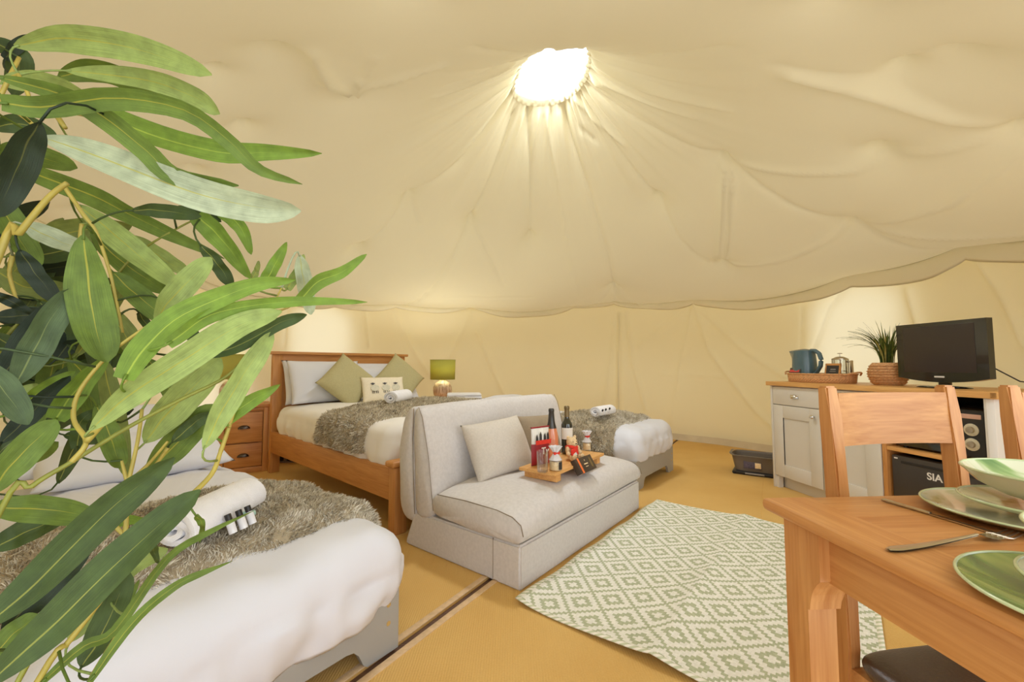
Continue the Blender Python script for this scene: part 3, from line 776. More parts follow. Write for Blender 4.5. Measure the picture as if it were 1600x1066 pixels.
for sx in (0, BW - .035):
    b = MB(); b.box(sx, sx + .035, .07, BL - .05, .20, .40, .004); b.build('side_rail', M['pine_y'], bd)
for sx in (-.005, BW - .085):
    b = MB(); b.box(sx, sx + .09, -.0, .075, 0, .41, .008); b.build('foot_post', M['pine_z'], bd)
b = MB(); b.box(.085, BW - .085, .012, .05, .14, .40, .004); b.build('foot_panel', M['pine_x'], bd)
b = MB(); b.box(-.03, BW + .03, -.012, .085, .41, .45, .016, seg=4); b.build('foot_cap', M['pine_x'], bd)
for k in range(5):
    b = MB(); b.box(.035, BW - .035, .3 + k * .4, .38 + k * .4, .30, .32, .002); b.build('slat', M['pine_x'], bd)
b = MB(); b.box(.05, BW - .05, .09, BL - .07, .32, .56, .05, seg=4); b.build('mattress', M['mattress'], bd)
TB = Matrix.Translation(B0) @ Matrix.Rotation(BA, 4, 'Z')
def onb(x, y, z): return TB @ Vector((x, y, z))
q = drape('duvet', M['cream_linen'], BW / 2 - .02, (.10), BL - .10, .655, .275, rc=.12, round_=.10, puff=.035, wr=.012, seed=2.0, hem=.02, flare=-.005)
at(q, onb(BW / 2, 0, 0), BA); tag(q, 'cream duvet spread over the double bed, tucked inside its wooden rails', 'duvet')
HT = R(66)
for (x, y, z, w_, h_, t_, tl, lab) in ((.42, BL - .16, .88, .72, .46, .15, R(72), 'white pillow at back left of the double bed headboard, peeping out behind another'),
        (1.09, BL - .16, .86, .72, .46, .15, R(72), 'white pillow against right half of the headboard, behind the right sage cushion'),
        (.43, BL - .30, .885, .74, .46, .15, R(66), 'white pillow leaning behind the left sage cushion on the double bed'),
        (1.12, BL - .30, .835, .74, .46, .15, R(60), 'white pillow directly behind the right sage cushion, its lower corner showing at right')):
    o = pillow('pillow', M['linen'], w_, h_, t_, None, x * 7, .05); tag(o, lab, 'pillow', 'pillows on the double bed'); pose(o, onb(x, y, z), BA, tl)
for (x, y, z, sp, lab) in ((.54, BL - .52, .885, R(46), 'square sage green cushion standing on its corner at left of the double bed'), (1.19, BL - .44, .90, R(44), 'square sage green cushion on its corner behind the sheep cushion')):
    o = pillow('sage_cushion', M['sage'], (.45), .45, .17, None, x * 3, .07); tag(o, lab, 'cushion', 'sage cushions on the double bed'); pose(o, onb(x, y, z), BA - R(4), R(66), sp)
sh = pillow('sheep_cushion', M['natural'], .44, .28, .12, None, 5.5, .05); tag(sh, 'small oblong cream cushion printed with three sheep', 'cushion')
pose(sh, onb(.82, BL - .72, .80), BA - R(14), R(64))
def blob(mb, x, y, rx, ry, z, n=16, dz=.002):
    mb.prism([(x + rx * math.cos(2 * math.pi * i / n), y + ry * math.sin(2 * math.pi * i / n)) for i in range(n)], z, z + dz)
wool, face = MB(), MB()
for k, x in enumerate((-.10, .01, .11)):
    blob(wool, x, -.005, .042, .034, .0605); blob(face, x - .018 + .01 * k, .042, .014, .011, .0585); face.box(x - .04 + .01 * k, x + .005 + .01 * k, .042, .048, .058, .060)
    for lx in (-.025, -.01, .012, .028): face.box(x + lx - .003, x + lx + .003, -.06, -.036, .056, .0585)
wool.build('sheep_fleece', plain('printed fleece grey', srgb(212, 208, 190), .9, .1, 60), sh); face.build('sheep_faces_and_legs', M['label_black'], sh)
tb_ = throw('fur_throw', 'grey brown fur throw folded across the foot of the double bed', (onb(BW / 2, 0, 0), BA), BW / 2 + .005, .40, 1.20, .667, .12, .12, 34000, 1.5, 'fur throws', .11, 1.25, quilt=q)
towel_roll('towel_roll', 'rolled white towel on the fur throw of the double bed', onb(.58, .90, .715), R(84), .068, .36, 1.0, 'rolled towels')
cr = thing('storage_crate', 'grey crate with dark openings stored under the double bed', 'crate', PY(470, 700, 4.55).xy.to_3d(), R(4))
b = MB()
for k in range(5): b.box(-.30 + k * .125, -.28 + k * .125, 0, .25, 0, .13, .002)
b.box(-.30, .22, 0, .25, .12, .15, .002); b.box(-.30, .22, 0, .25, 0, .015, .002); b.build('frame', M['crate'], cr)
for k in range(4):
    b = MB(); b.box(-.277 + k * .125, -.178 + k * .125, .012, .24, .018, .118, .012); b.build('bin', M['dark'], cr)  # solid dark block standing in for the shade inside a crate opening

# ------------------------------------------------------------------ bedside cabinets and lamps
def bedside(lab, loc, rz, w_=.44, d_=.36, h_=.60, group='wooden bedside cabinets'):
    t = thing('bedside_cabinet', lab, 'bedside cabinet', loc, rz, group)
    b = MB(); b.box(-w_ / 2 - .02, w_ / 2 + .02, -.02, d_ + .01, h_ - .03, h_, .008); b.build('top', M['pine_x'], t)
    for s in (-1, 1):
        b = MB(); b.box(min(s * w_ / 2, s * (w_ / 2 - .05)), max(s * w_ / 2, s * (w_ / 2 - .05)), 0, d_, 0, h_ - .03, .004); b.build('side_panel', M['pine_z'], t)
    b = MB(); b.box(-w_ / 2 + .05, w_ / 2 - .05, .03, d_, .04, h_ - .03); b.build('carcass', M['pine_x'], t)
    b = MB(); b.box(-w_ / 2 + .05, w_ / 2 - .05, .004, .03, h_ - .065, h_ - .03, .003); b.build('top_rail', M['pine_x'], t)
    b = MB(); b.box(-w_ / 2 + .05, w_ / 2 - .05, .004, .03, .0, .055, .003); b.build('plinth', M['pine_x'], t)
    for z0, z1 in ((.06, .285), (.295, h_ - .07)):
        b = MB(); b.box(-w_ / 2 + .056, w_ / 2 - .056, .0, .028, z0, z1, .005); dr_ = b.build('drawer', M['pine_x'], t)
        h = MB(); zc = (z0 + z1) / 2
        def cup(u, v):
            a = u * math.pi; bb = v * math.pi / 2
            return (.05 * math.cos(a) * math.cos(bb * .98), -.002 - .026 * math.sin(bb) * math.sin(a) ** .5 if False else -.026 * math.sin(bb) , zc - .012 + .032 * math.sin(a) * math.cos(bb * .9))
        h.grid(cup, 18, 8); h.box(-.05, .05, -.004, .001, zc - .014, zc - .008); o = h.build('cup_handle', M['pewter'], dr_)
    return t
NA = BA
n1 = bedside('wooden bedside cabinet with cup handles left of the double bed headboard', (P(412, 740).x - .20, P(412, 740).y - .01, 0), BA - R(14), .42, .40, .66)
n2 = bedside('wooden bedside cabinet hidden behind the sofa back, under the lit green lamp', (-.78, 5.15, 0), BA + R(2), .46, .40, .62)
def lamp(lab, loc, rz, watts, sc=1.0):
    t = thing('table_lamp', lab, 'lamp', loc, rz, 'green shaded table lamps')
    b = MB(); b.lathe([(.05, 0), (.085, .012), (.112, .05), (.122, .10), (.118, .15), (.09, .20), (.05, .225), (.03, .235), (.022, .26)], 32); b.build('base', M['stone'], t)
    b = MB(); b.lathe([(.158, .245), (.163, .50)], 40, cap=False); o = b.build('lamp_shade', M['shade'], t, 180)
    md = o.modifiers.new('t', 'SOLIDIFY'); md.thickness = .003
    b = MB()
    for z, r_ in ((.247, .158), (.498, .163)):
        b.tube([(r_ * math.cos(a * math.pi / 20), r_ * math.sin(a * math.pi / 20), z) for a in range(41)], .003, 6, cap=False)
    b.build('shade_trim', M['shade'], t)
    b = MB(); b.lathe([(.001, .29), (.03, .31), (.035, .345), (.022, .375), (.001, .385)], 16); b.build('bulb', M['bulb'], t, 180)
    b = MB(); b.lathe([(.012, .255), (.012, .295)], 12); b.build('socket', M['black'], t)
    l = bpy.data.lights.new('lamp_light', 'POINT'); l.energy = watts; l.color = (.98, .96, .86); l.shadow_soft_size = .03
    lo = bpy.data.objects.new('lamp_light', l); C.objects.link(lo); lo.parent = t; lo.location = (0, 0, .40)
    return t
lamp('lit table lamp with green drum shade and stone base, right of the double bed', (-.90, 5.42, .62), 0, 26)
lamp('table lamp with green drum shade half hidden behind the leaves, left of the double bed', (n1.location.x - .30, n1.location.y + .22, .66), 0, 4)
b = MB(); b.box(-.07, .07, -.05, .05, 0, .012, .003); tr_ = b.build('trinket_box', M['pine_x'], None); tag(at(tr_, (n1.location.x + .0, n1.location.y + .06, .66), BA), 'flat wooden box on the left bedside cabinet top', 'box')
fl = MB()
for k in range(3): fl.box(-.21 + .004 * k, .21 - .006 * k, -.13, .13, k * .032, k * .032 + .033, .015, seg=4)
o = fl.build('folded_towel', M['towel'], None, 60); tag(at(o, (-.57, 5.0, .62), R(8)), 'folded white towel on the bedside cabinet behind the sofa', 'towel')

# ------------------------------------------------------------------ single beds with grey painted boards
def single_bed(lab, foot_right, ang, hz, seed, front):
    W, L = .92, 1.95
    t = thing('single_bed', lab, 'bed', foot_right, ang, 'single beds with grey boards')        # local: x to the left is negative, y towards the head
    def board(y0, y1, name):
        b = MB(); poly = [(-W, 0), (-W + .13, 0), (-W + .145, .012), (-W + .165, .055), (-W + .185, .075), (-W + .21, .08), (-.21, .08), (-.185, .075), (-.165, .055), (-.145, .012), (-.13, 0), (0, 0), (0, .24), (-W, .24)]
        b.prism(poly, y0, y1, 'y'); return b.build(name, M['greypaint'], t, 30)
    fb = board(0, .022, 'foot_board'); board(L - .022, L, 'head_board')
    for x0, x1 in ((-W, -W + .022), (-.022, 0)):
        b = MB(); b.box(x0, x1, .022, L - .022, .07, .24, .003); b.build('side_board', M['greypaint'], t)
    for x in (-.045, -W + .045):
        for z in (.105, .17):
            b = MB(); b.lathe([(.0001, -.004), (.006, -.004), (.009, 0)], 12, Matrix.Translation((x, -.0005, z)) @ Matrix.Rotation(R(90), 4, 'X')); b.build('bolt', M['chrome'], fb)
    b = MB(); b.box(-W + .04, -.04, .04, L - .04, .16, .36, .05, seg=4); b.build('mattress', M['mattress'], t)
    return t
A1 = R(53.5)
F1 = P(622, 1011)
single_bed('front single bed with grey footboard, left foreground', F1, A1, 0, 1, True)
T1 = Matrix.Translation(F1) @ Matrix.Rotation(A1, 4, 'Z')
dv = drape('duvet', M['linen'], .505, -.055, 1.93, .445, .29, rc=.15, round_=.13, puff=.035, wr=.022, seed=7.0, hem=.03, flare=-.035, nper=300)
at(dv, T1 @ Vector((-.46, 0, 0)), A1); tag(dv, 'white duvet over the front single bed, hanging over its grey footboard', 'duvet')
throw('fur_throw', 'grey brown fur throw across the front single bed in the foreground', (T1 @ Vector((-.46, 0, 0)), A1), (.512), .16, .90, .450, .14, .10, 60000, 4.2, 'fur throws', .14, 1.0, quilt=dv)
for (x, y, z, tl, w_, lab) in ((-.42, 1.66, .585, R(22), .78, 'white pillow lying at the head of the front single bed behind the leaves'), (-.50, 1.80, .66, R(34), .74, 'white pillow propped behind another at the head of the front single bed')):
    o = pillow('pillow', M['linen'], w_, .48, .17, None, x * 9 + tl, .05); tag(o, lab, 'pillow', 'pillows on the front single bed'); pose(o, T1 @ Vector((x, y, z)), A1, tl)
tr1 = T1 @ Vector((-.485, .33, 0))
towel_roll('towel_roll', 'large rolled white towel on the fur throw of the front single bed', (tr1.x - .01, tr1.y, .50), R(92), .072, .37, 4.0, 'rolled towels')
def mini(lab, loc, rz, tilt=R(60), sc=1.0, group='small toiletry bottles'):
    t = thing('toiletry_bottle', lab, 'bottle', loc, rz, group); t.rotation_euler = (tilt, 0, rz); t.scale = (sc,) * 3
    b = MB(); b.lathe([(.001, 0), (.0115, .001), (.012, .006), (.012, .036), (.008, .042), (.006, .045)], 16); b.build('bottle_body', M['wick'], t)
    b = MB(); b.lathe([(.009, .043), (.0095, .045), (.0095, .062), (.008, .063), (.0001, .063)], 16); b.build('cap', M['black'], t)
    return t
for k, (x, y) in enumerate(((352, 818), (369, 811), (383, 804))):
    p = P(x, y, .545); mini(['clear toiletry bottle with dark cap leaning on the front towel, nearest the camera', 'middle clear toiletry bottle with dark cap leaning on the front towel', 'clear toiletry bottle with dark cap at far right of the front towel'][k], (p.x + .030, p.y - .004, p.z - .03), R(80), R(-24), 1.0)
b = MB(); b.box(-.02, .02, -.012, .012, 0, .014, .005); o = b.build('soap_bar', M['teal'], None); p = P(389, 806, .525); tag(at(o, p, R(38)), 'wrapped pale teal soap bar at the end of the front rolled towel', 'soap')

A3 = R(51); F3 = Vector((1.615, 4.235, 0))
single_bed('far single bed with grey footboard behind the sofa at right', F3, A3, 0, 2, False)
T3 = Matrix.Translation(F3) @ Matrix.Rotation(A3, 4, 'Z')
dv = drape('duvet', M['linen'], .475, -.03, 1.93, .50, .27, rc=.13, round_=.12, puff=.03, wr=.018, seed=12.0, hem=.03, flare=-.02)
at(dv, T3 @ Vector((-.46, 0, 0)), A3); tag(dv, 'white duvet over the far single bed behind the sofa', 'duvet')
throw('fur_throw', 'grey brown fur throw across the far single bed behind the sofa', (T3 @ Vector((-.46, 0, 0)), A3), (.470), .19, .92, .502, .14, .12, 26000, 9.3, 'fur throws', .13, 1.3, quilt=dv)
o = pillow('pillow', M['linen'], .74, .48, .16, None, 3.3, .05); tag(o, 'white pillow at the head of the far single bed, behind the sofa back', 'pillow'); pose(o, T3 @ Vector((-.46, 1.68, .60)), A3, R(12))
p = T3 @ Vector((-.72, .40, 0)); towel_roll('towel_roll', 'rolled white towel on the fur throw of the far single bed', (p.x, p.y, .565), R(50), .062, .30, 6.0, 'rolled towels')
for k, (x, y) in enumerate(((939, 648), (944, 646.5), (950, 645))):
    q = P(x, y, .635); mini(['left of three tiny dark capped bottles on the far towel', 'middle of three tiny dark capped bottles on the far towel', 'right of three tiny dark capped bottles on the far towel'][k], (q.x, q.y, q.z), R(30), R(30), .8)

# ------------------------------------------------------------------ sofa bed
SA = R(51.5); S0 = P(813, 926)
so = thing('sofa_bed', 'beige two seat sofa bed without arms, facing the rug', 'sofa', S0, SA)
SW = 1.43
TS = Matrix.Translation(S0) @ Matrix.Rotation(SA, 4, 'Z')
def rbox(x0, x1, prof, name, mat, parent, infl=.012, wr=.004, seed=0.0, nx=36, slump=0.0, zb=.2, edge=.022):
    """upholstered block: closed side outline prof in (y, z), stretched along x with softly bulging ends"""
    pts = []
    n = len(prof)
    for i in range(n):
        a, c = Vector(prof[i]), Vector(prof[(i + 1) % n]); k = max(1, int((c - a).length / .03))
        for j in range(k): pts.append(a + (c - a) * j / k)
    for _ in range(2):   # soften corners
        pts = [(pts[i - 1] + pts[i] * 2 + pts[(i + 1) % len(pts)]) / 4 for i in range(len(pts))]
    cy = sum((p for p in pts), Vector((0, 0))) / len(pts)
    bm = MB(); xs = [0, .004, .015, .04, .08] + [.08 + .84 * k / nx for k in range(1, nx)] + [.92, .96, .985, .996, 1]
    def f(u, v):
        i = int(round(u * (len(xs) - 1))); x = xs[i]; q = pts[int(round(v * len(pts))) % len(pts)]
        e = min(x, 1 - x) * (x1 - x0); rr = edge
        sh_ = 0 if e >= rr else rr - math.sqrt(max(0, rr * rr - (rr - e) ** 2))
        d = (q - cy); d2 = d * (1 - sh_ / max(d.length, .05)) + d.normalized() * infl * math.sin(math.pi * x) ** .4
        p = Vector((x0 + (x1 - x0) * x, cy.x + d2.x, cy.y + d2.y))
        p.z = zb + (p.z - zb) * (1 - slump * math.exp(-max(0, e) / .13)); k = wr * N3(p, 6.0, seed); p.y += k; p.z += k; return p
    bm.grid(f, len(xs) - 1, len(pts), cv=True)
    for s in (0, 1):
        x = x0 if s == 0 else x1; ring_ = []
        vs2 = [v for v in bm.bm.verts if abs(v.co.x - x) < 1e-6]
        vs2.sort(key=lambda v: math.atan2(v.co.z - cy.y, v.co.y - cy.x))
        c = bm.bm.verts.new((x + (-1 if s == 0 else 1) * .012, cy.x, zb + (cy.y - zb) * (1 - slump)))
        for i in range(len(vs2)): 
            try: bm.bm.faces.new((vs2[i], vs2[(i + 1) % len(vs2)], c))
            except ValueError: pass
    return bm.build(name, mat, parent, 50)
bs_ = MB(); bs_.prism([(0, .0), (.845, .0), (.845, .03), (.80, .085), (.775, .20), (0, .205)], 0.0, SW, 'x'); bmesh.ops.bevel(bs_.bm, geom=bs_.bm.edges[:], offset=.010, segments=3, affect='EDGES'); bs_.build('base', M['sofa'], so)
sp_ = MB(); sp_.box(-.0008, .004, .166, .169, .012, .203); sp_.build('base_seam', M['seam'], so)
rbox(-.005, SW + .005, [(-.02, .212), (-.018, .27), (.0, .335), (.05, .372), (.14, .388), (.35, .392), (.58, .378), (.63, .30), (.60, .225), (.3, .208)], 'seat_cushion', M['sofa'], so, .006, .004, 2, slump=.26, zb=.208, edge=.008)
rbox(-.005, SW + .005, [(.60, .21), (.70, .16), (.755, .20), (.785, .62), (.778, .80), (.745, .815), (.705, .76), (.645, .55)], 'back_cushion', M['sofa'], so, .010, .004, 5)
rbox(-.005, SW + .005, [(.755, .14), (.84, .13), (.90, .20), (.925, .55), (.875, .74), (.81, .812), (.782, .80), (.789, .62)], 'back_support', M['sofa'], so, .008, .004, 8)
for x, xs in ((-.006, -.003), (SW + .006, SW + .003)):
    for pts_, r_ in (([(x, .758, .19), (x, .772, .35), (x, .787, .62), (x, .78, .79)], .0028), ([(x, .60, .24), (x, .645, .53), (x, .70, .74), (x, .735, .80)], .0018),
                     ([(xs, y, .208 + (z - .208) * .735) for y, z in ((-.020, .27), (-.006, .335), (.045, .372), (.14, .389), (.35, .393), (.57, .380))], .0024)):
        pp = MB(); pp.tube(pts_, r_, 6); pp.build('piping', M['seam'], so)
pp = MB(); pp.tube([(SW * .53, -.020, .235), (SW * .53, -.006, .31), (SW * .53, .085, .385)], .0022, 6); pp.build('front_seam', M['sofa'], so)
def ons(x, y, z): return TS @ Vector((x, y, z))
c1 = pillow('scatter_cushion', M['cushion'], .47, .36, .17, None, 2.2, .05); tag(c1, 'pale beige oblong cushion leaning on left of the sofa back', 'cushion', 'cushions on the sofa')
pose(c1, ons(.44, .50, .535), SA - R(11), R(64), R(4))
b = MB(); b.box(-.03, .03, -.006, .006, -.001, .002, .001); o = b.build('fabric_tag', M['label_white'], c1); o.location = (-.205, -.18, 0); o.rotation_euler = (0, 0, R(-12))
c2 = pillow('scatter_cushion', M['cushion_dark'], .40, .33, .12, None, 3.2, .05); tag(c2, 'taupe cushion leaning on the sofa back behind the crisp bag', 'cushion', 'cushions on the sofa')
pose(c2, ons(.93, .53, .53), SA - R(4), R(66), R(-3))

# ------------------------------------------------------------------ welcome board and treats on the seat
ZB = .452
bl, bn, br = P(817, 728, ZB), P(867, 740, ZB), P(944, 708, ZB)
ex = (br - bn).normalized(); LB = (br - bn).length; ey = Vector((-ex.y, ex.x, 0)); WB_ = max(.18, (bl - bn).dot(ey))
AB = math.atan2(ex.y, ex.x)
wb = thing('serving_board', 'wooden serving board on feet holding the welcome treats', 'serving board', (bn.x, bn.y, .388), AB)
b = MB(); b.box(0, LB, 0, WB_, ZB - .018 - .388, ZB - .388, .003); b.build('board_top', M['board'], wb)
for x0 in (.04, LB - .09):
    b = MB(); b.box(x0, x0 + .05, .012, WB_ - .012, 0.004, ZB - .018 - .388, .003); b.build('board_foot', M['board'], wb)
TBd = Matrix.Translation((bn.x, bn.y, ZB)) @ Matrix.Rotation(AB, 4, 'Z')
def onboard(px, frac):      # point on the board on the sight plane of column px, at a fraction of the board's depth
    best = min((abs((800 + FPX * q.x / (q.y * _c + (q.z - CAMH) * _s)) - px), q) for q in [TBd @ Vector((LB * i / 120, WB_ * frac, 0)) for i in range(-10, 131)]); return best[1]
def bottle(lab, loc, prof, neckz, gm, fm, labz, lm, rz=0.0):
    t = thing('wine_bottle', lab, 'bottle', loc, rz)
    b = MB(); b.lathe(prof, 28); b.build('glass', gm, t, 60)
    b = MB(); rn = .0165
    gr = lambda z: float(np.interp(z, [q[1] for q in prof], [q[0] for q in prof])) + .0012
    b.lathe([(gr(z), z) for z in (neckz, neckz + .015, neckz + .03, neckz + .045)] + [(rn, .296), (rn + .002, .300), (rn + .002, .312), (rn - .001, .318), (.0001, .319)], 24); b.build('foil_capsule', fm, t, 60)
    rb = prof[3][0]
    b = MB(); b.grid(lambda u, v: ((rb + .0012) * math.cos(R(180 + 20 + 140 * u)), (rb + .0012) * math.sin(R(180 + 20 + 140 * u)), labz[0] + (labz[1] - labz[0]) * v), 20, 2); b.build('paper_label', lm, t, 180)
    return t
p = onboard(862, .80); bottle('rose wine bottle with dark foil neck on the serving board', p, [(.001, 0), (.038, .002), (.043, .01), (.0435, .06), (.0435, .13), (.041, .155), (.034, .185), (.024, .22), (.0175, .255), (.016, .30)], .195, M['rose'], M['foil'], (.035, .10), M['rose'])
p = onboard(886, .80); bottle('dark red wine bottle with white label standing behind the teddy', p, [(.001, 0), (.034, .002), (.037, .01), (.0375, .06), (.0375, .19), (.034, .205), (.022, .225), (.0155, .24), (.015, .26), (.015, .30)], .245, M['greenglass'], M['foil_gold'], (.10, .175), M['label_white'])
# crisp bag
p = onboard(844, .72)
cb = thing('crisp_bag', 'dark red bag of crisps standing left of the wine bottles', 'crisp bag', p, SA - R(14))
b = MB()
for sg in (-1, 1):
    b.grid(lambda u, v, sg=sg: ((u - .5) * .145 * (1 - .06 * math.sin(v * math.pi)), sg * .028 * (math.sin(u * math.pi) ** .6) * (math.sin(min(1, v * 1.02) * math.pi) ** .6) + .002 * math.sin(u * 20) * v, v * .225), 14, 20)
b.build('bag', M['label_white'], cb, 180)
b = MB(); b.grid(lambda u, v: ((u - .5) * .142, -.0285 * (math.sin(u * math.pi) ** .6) * (math.sin((v * .55 + .01) * math.pi) ** .6) - .0018, v * .125 + .002), 14, 12); b.build('red_panel', M['crisp'], cb, 180)
b = MB()
for x, z0, z1 in ((-.045, .13, .185), (-.02, .125, .20), (.012, .13, .19), (.04, .125, .195)):
    b.prism([(x - .010, z0), (x + .010, z0), (x + .007, z1 - .02), (x, z1), (x - .007, z1 - .015)], -.0325 + abs(x) * .15, -.0305 + abs(x) * .15, 'y')
b.build('printed_figures', M['label_black'], cb)
b = MB(); b.box(-.06, .06, -.0315, -.029, .125, .15); b.build('red_band', M['redcloth'], cb)
b = MB(); b.box(-.072, .072, -.006, .006, .218, .226, .002); b.build('bag_crimp', M['crisp'], cb)
text('Ty', .055, M['label_white'], cb, (.01, -.034, .085), (R(90), 0, 0))
# wrapped jars
def jar(lab, loc, rz, r=.036, h=.062, group='wrapped sweet jars'):
    t = thing('sweet_jar', lab, 'jar', loc, rz, group)
    b = MB(); b.lathe([(.001, .001), (r - .004, .0), (r, .006), (r, h - .008), (r - .006, h), (r - .01, h + .004)], 28, cap=False); b.build('jar_glass', M['glass'], t, 60)
    b = MB(); b.lathe([(.001, .004), (r - .003, .004), (r - .003, h * .82), (.001, h * .84)], 24); b.build('sweets', M['sugar'], t, 60)
    b = MB(); b.grid(lambda u, v: ((r + .001) * math.cos(R(270 - 10 + 80 * u)), (r + .001) * math.sin(R(270 - 10 + 80 * u)), .008 + (h - .02) * v), 10, 1); b.build('paper_label', M['label_black'], t, 180)
    b = MB(); b.grid(lambda u, v: ((r * (1.05 - .8 * min(1, v * 2) + .75 * max(0, v - .5) * 2) + .006 * math.sin(u * 2 * math.pi * 9) * v) * math.cos(u * 2 * math.pi), (r * (1.05 - .8 * min(1, v * 2) + .75 * max(0, v - .5) * 2) + .006 * math.sin(u * 2 * math.pi * 9) * v) * math.sin(u * 2 * math.pi), h - .004 + .075 * v), 54, 12, cu=True); b.build('cellophane_ruff', M['wick'], t, 180)
    b = MB(); b.lathe([(.011, h + .028), (.014, h + .031), (.014, h + .037), (.011, h + .04)], 16); b.box(-.022, -.008, -.016, -.010, h + .026, h + .042, .003); b.box(.008, .022, -.016, -.010, h + .026, h + .042, .003); b.build('red_bow', M['redcloth'], t)
    return t
p = onboard(868, .14); jar('sweet jar wrapped in cellophane at the front edge of the board', p, AB - R(20))
p = onboard(917, .58); jar('sweet jar with ribbon at back right of the board, behind the teddy', p, AB + R(10), .032, .060)
p = onboard(836, .22)
g = MB(); g.lathe([(.0001, 0), (.027, .0), (.030, .004), (.033, .115), (.0315, .115), (.0285, .008), (.0001, .008)], 28); o = g.build('drinking_glass', M['glass'], None, 60); tag(at(o, p + Vector((.01, .05, 0))), 'empty clear drinking glass at left end of the board', 'glass')
# teddy bear: one continuous body with a red scarf
p = onboard(893, .36)
td = thing('teddy_bear', 'small beige teddy bear with a thick red scarf sitting on the board', 'teddy bear', p, AB - R(22))
b = MB()
def ball(c, r, s=(1, 1, 1)):
    bmesh.ops.create_icosphere(b.bm, subdivisions=3, radius=r, matrix=Matrix.Translation(c) @ Matrix.Diagonal((*s, 1)))
ball((0, 0, .045), .038, (1, .9, 1.1)); ball((0, -.004, .108), .034, (1.08, .95, .95)); ball((-.027, 0, .138), .0125, (1, .6, 1)); ball((.027, 0, .138), .0125, (1, .6, 1)); ball((0, -.032, .100), .016, (1.1, .9, .85))
for s in (-1, 1):
    ball((s * .028, -.04, .018), .019, (.9, 1.5, .95)); ball((s * .030, -.066, .024), .019, (1, .7, 1.15)); ball((s * .042, -.012, .064), .015, (.9, 1, 1.6)); ball((s * .047, -.026, .045), .0135)
o = b.build('body', M['teddy'], td, 180)
rm = o.modifiers.new('skin', 'REMESH'); rm.mode = 'VOXEL'; rm.voxel_size = .0035; rm.use_smooth_shade = True
sm = o.modifiers.new('soft', 'SMOOTH'); sm.iterations = 4
b = MB(); b.tube([(.030 * math.cos(a * math.pi / 12), .028 * math.sin(a * math.pi / 12) - .002, .080 + .004 * math.sin(a * math.pi / 6)) for a in range(25)], .0115, 10, cap=False)
b.box(-.030, .026, -.048, -.034, .034, .078, .007, Matrix.Rotation(R(-8), 4, 'Y')); b.build('red_scarf', M['redcloth'], td, 60)
b = MB()
for s in (-1, 1): b.lathe([(.0001, -.004), (.0035, -.002), (.0001, .002)], 10, Matrix.Translation((s * .013, -.0345, .115)) @ Matrix.Rotation(R(90), 4, 'X'))
b.lathe([(.0001, -.004), (.005, -.001), (.0001, .003)], 10, Matrix.Translation((0, -.0465, .105)) @ Matrix.Rotation(R(90), 4, 'X') @ Matrix.Diagonal((1.2, .8, 1, 1))); b.build('eyes_and_nose', M['black'], td)
b = MB(); b.box(-.002, .024, -.0500, -.0475, .030, .050, .001, Matrix.Rotation(R(-30), 4, 'Y')); b.build('scarf_badge', M['label_white'], td)
# chocolate box, propped on the front edge of the board
ca, cb_, cc = P(906, 743, .395), P(946, 726, .395), P(895, 722, .44)
exc = (cb_ - ca).normalized()
ch = thing('chocolate_box', 'dark brown chocolate box with an orange band propped on the board edge', 'chocolate box', ca, math.atan2(exc.y, exc.x))
ch.rotation_euler = (R(58), 0, math.atan2(exc.y, exc.x))
b = MB(); b.box(-.03, .165, 0, .09, .0, .035, .002, Matrix.Rotation(0, 4, 'X')); b.build('carton', M['choc'], ch)
b = MB(); b.box(-.008, .012, -.0006, .0906, -.0006, .0356, .001); b.build('orange_band', M['orange'], ch)
b = MB(); b.prism([(.128 + .014 * math.cos(i * math.pi / 10), .045 + .032 * math.sin(i * math.pi / 10)) for i in range(20)], .0352, .036); b.build('gold_oval', M['foil_gold'], ch)
b = MB(); b.box(.045, .09, .043, .049, .0352, .0358); b.box(.052, .083, .028, .031, .0352, .0358); b.lathe([(.001, 0), (.005, 0)], 12, Matrix.Translation((.067, .068, .0356))); b.build('pale_print', M['sugar'], ch)
b = MB(); b.box(.0, .014, -.0012, -.0005, .012, .024); b.build('white_seal', M['label_white'], ch); bpy.data.objects['white_seal'].location = (-.024, 0, 0)

# ------------------------------------------------------------------ rug
RA = R(51.4); RG0 = P(806, 943)
RLn, RWd = 1.76, 1.24
rgt = thing('rug', 'sage green and cream diamond rug in front of the sofa', 'rug', (RG0.x, RG0.y, 0), RA)
def rug_h(x, y):
    h = .004 + .028 * math.exp(-abs(y + .60) / (.05 if y > -.60 else .10)) * (.5 + .5 * math.sin(x * 2 + .6) ** 2) + .0045 * (1 + N3((x, y, 0), 3.0, 2))
    h += .012 * math.exp(-((x - .0) / .08) ** 2) * (.5 + .5 * math.sin(y * 9)) + .006 * math.exp(-(y / .06) ** 2) * (1 + math.sin(x * 14))
    return h
b = MB(); b.grid(lambda u, v: (u * RLn, -v * RWd, rug_h(u * RLn, -v * RWd)), 120, 124); o = b.build('woven_field', M['rug'], rgt, 180)
md = o.modifiers.new('t', 'SOLIDIFY'); md.thickness = .004; md.offset = -1
def edge_strip(pts): 
    m_ = MB(); m_.tube([(x, y, rug_h(x, y) + .001) for x, y in pts], .011, 8, flat=.45); m_.build('bound_edge', M['rugrim'], rgt, 180)
edge_strip([(i / 60 * RLn, -.006) for i in range(61)]); edge_strip([(i / 60 * RLn, -RWd + .006) for i in range(61)])
edge_strip([(.006, -i / 50 * RWd) for i in range(51)]); edge_strip([(RLn - .006, -i / 50 * RWd) for i in range(51)])

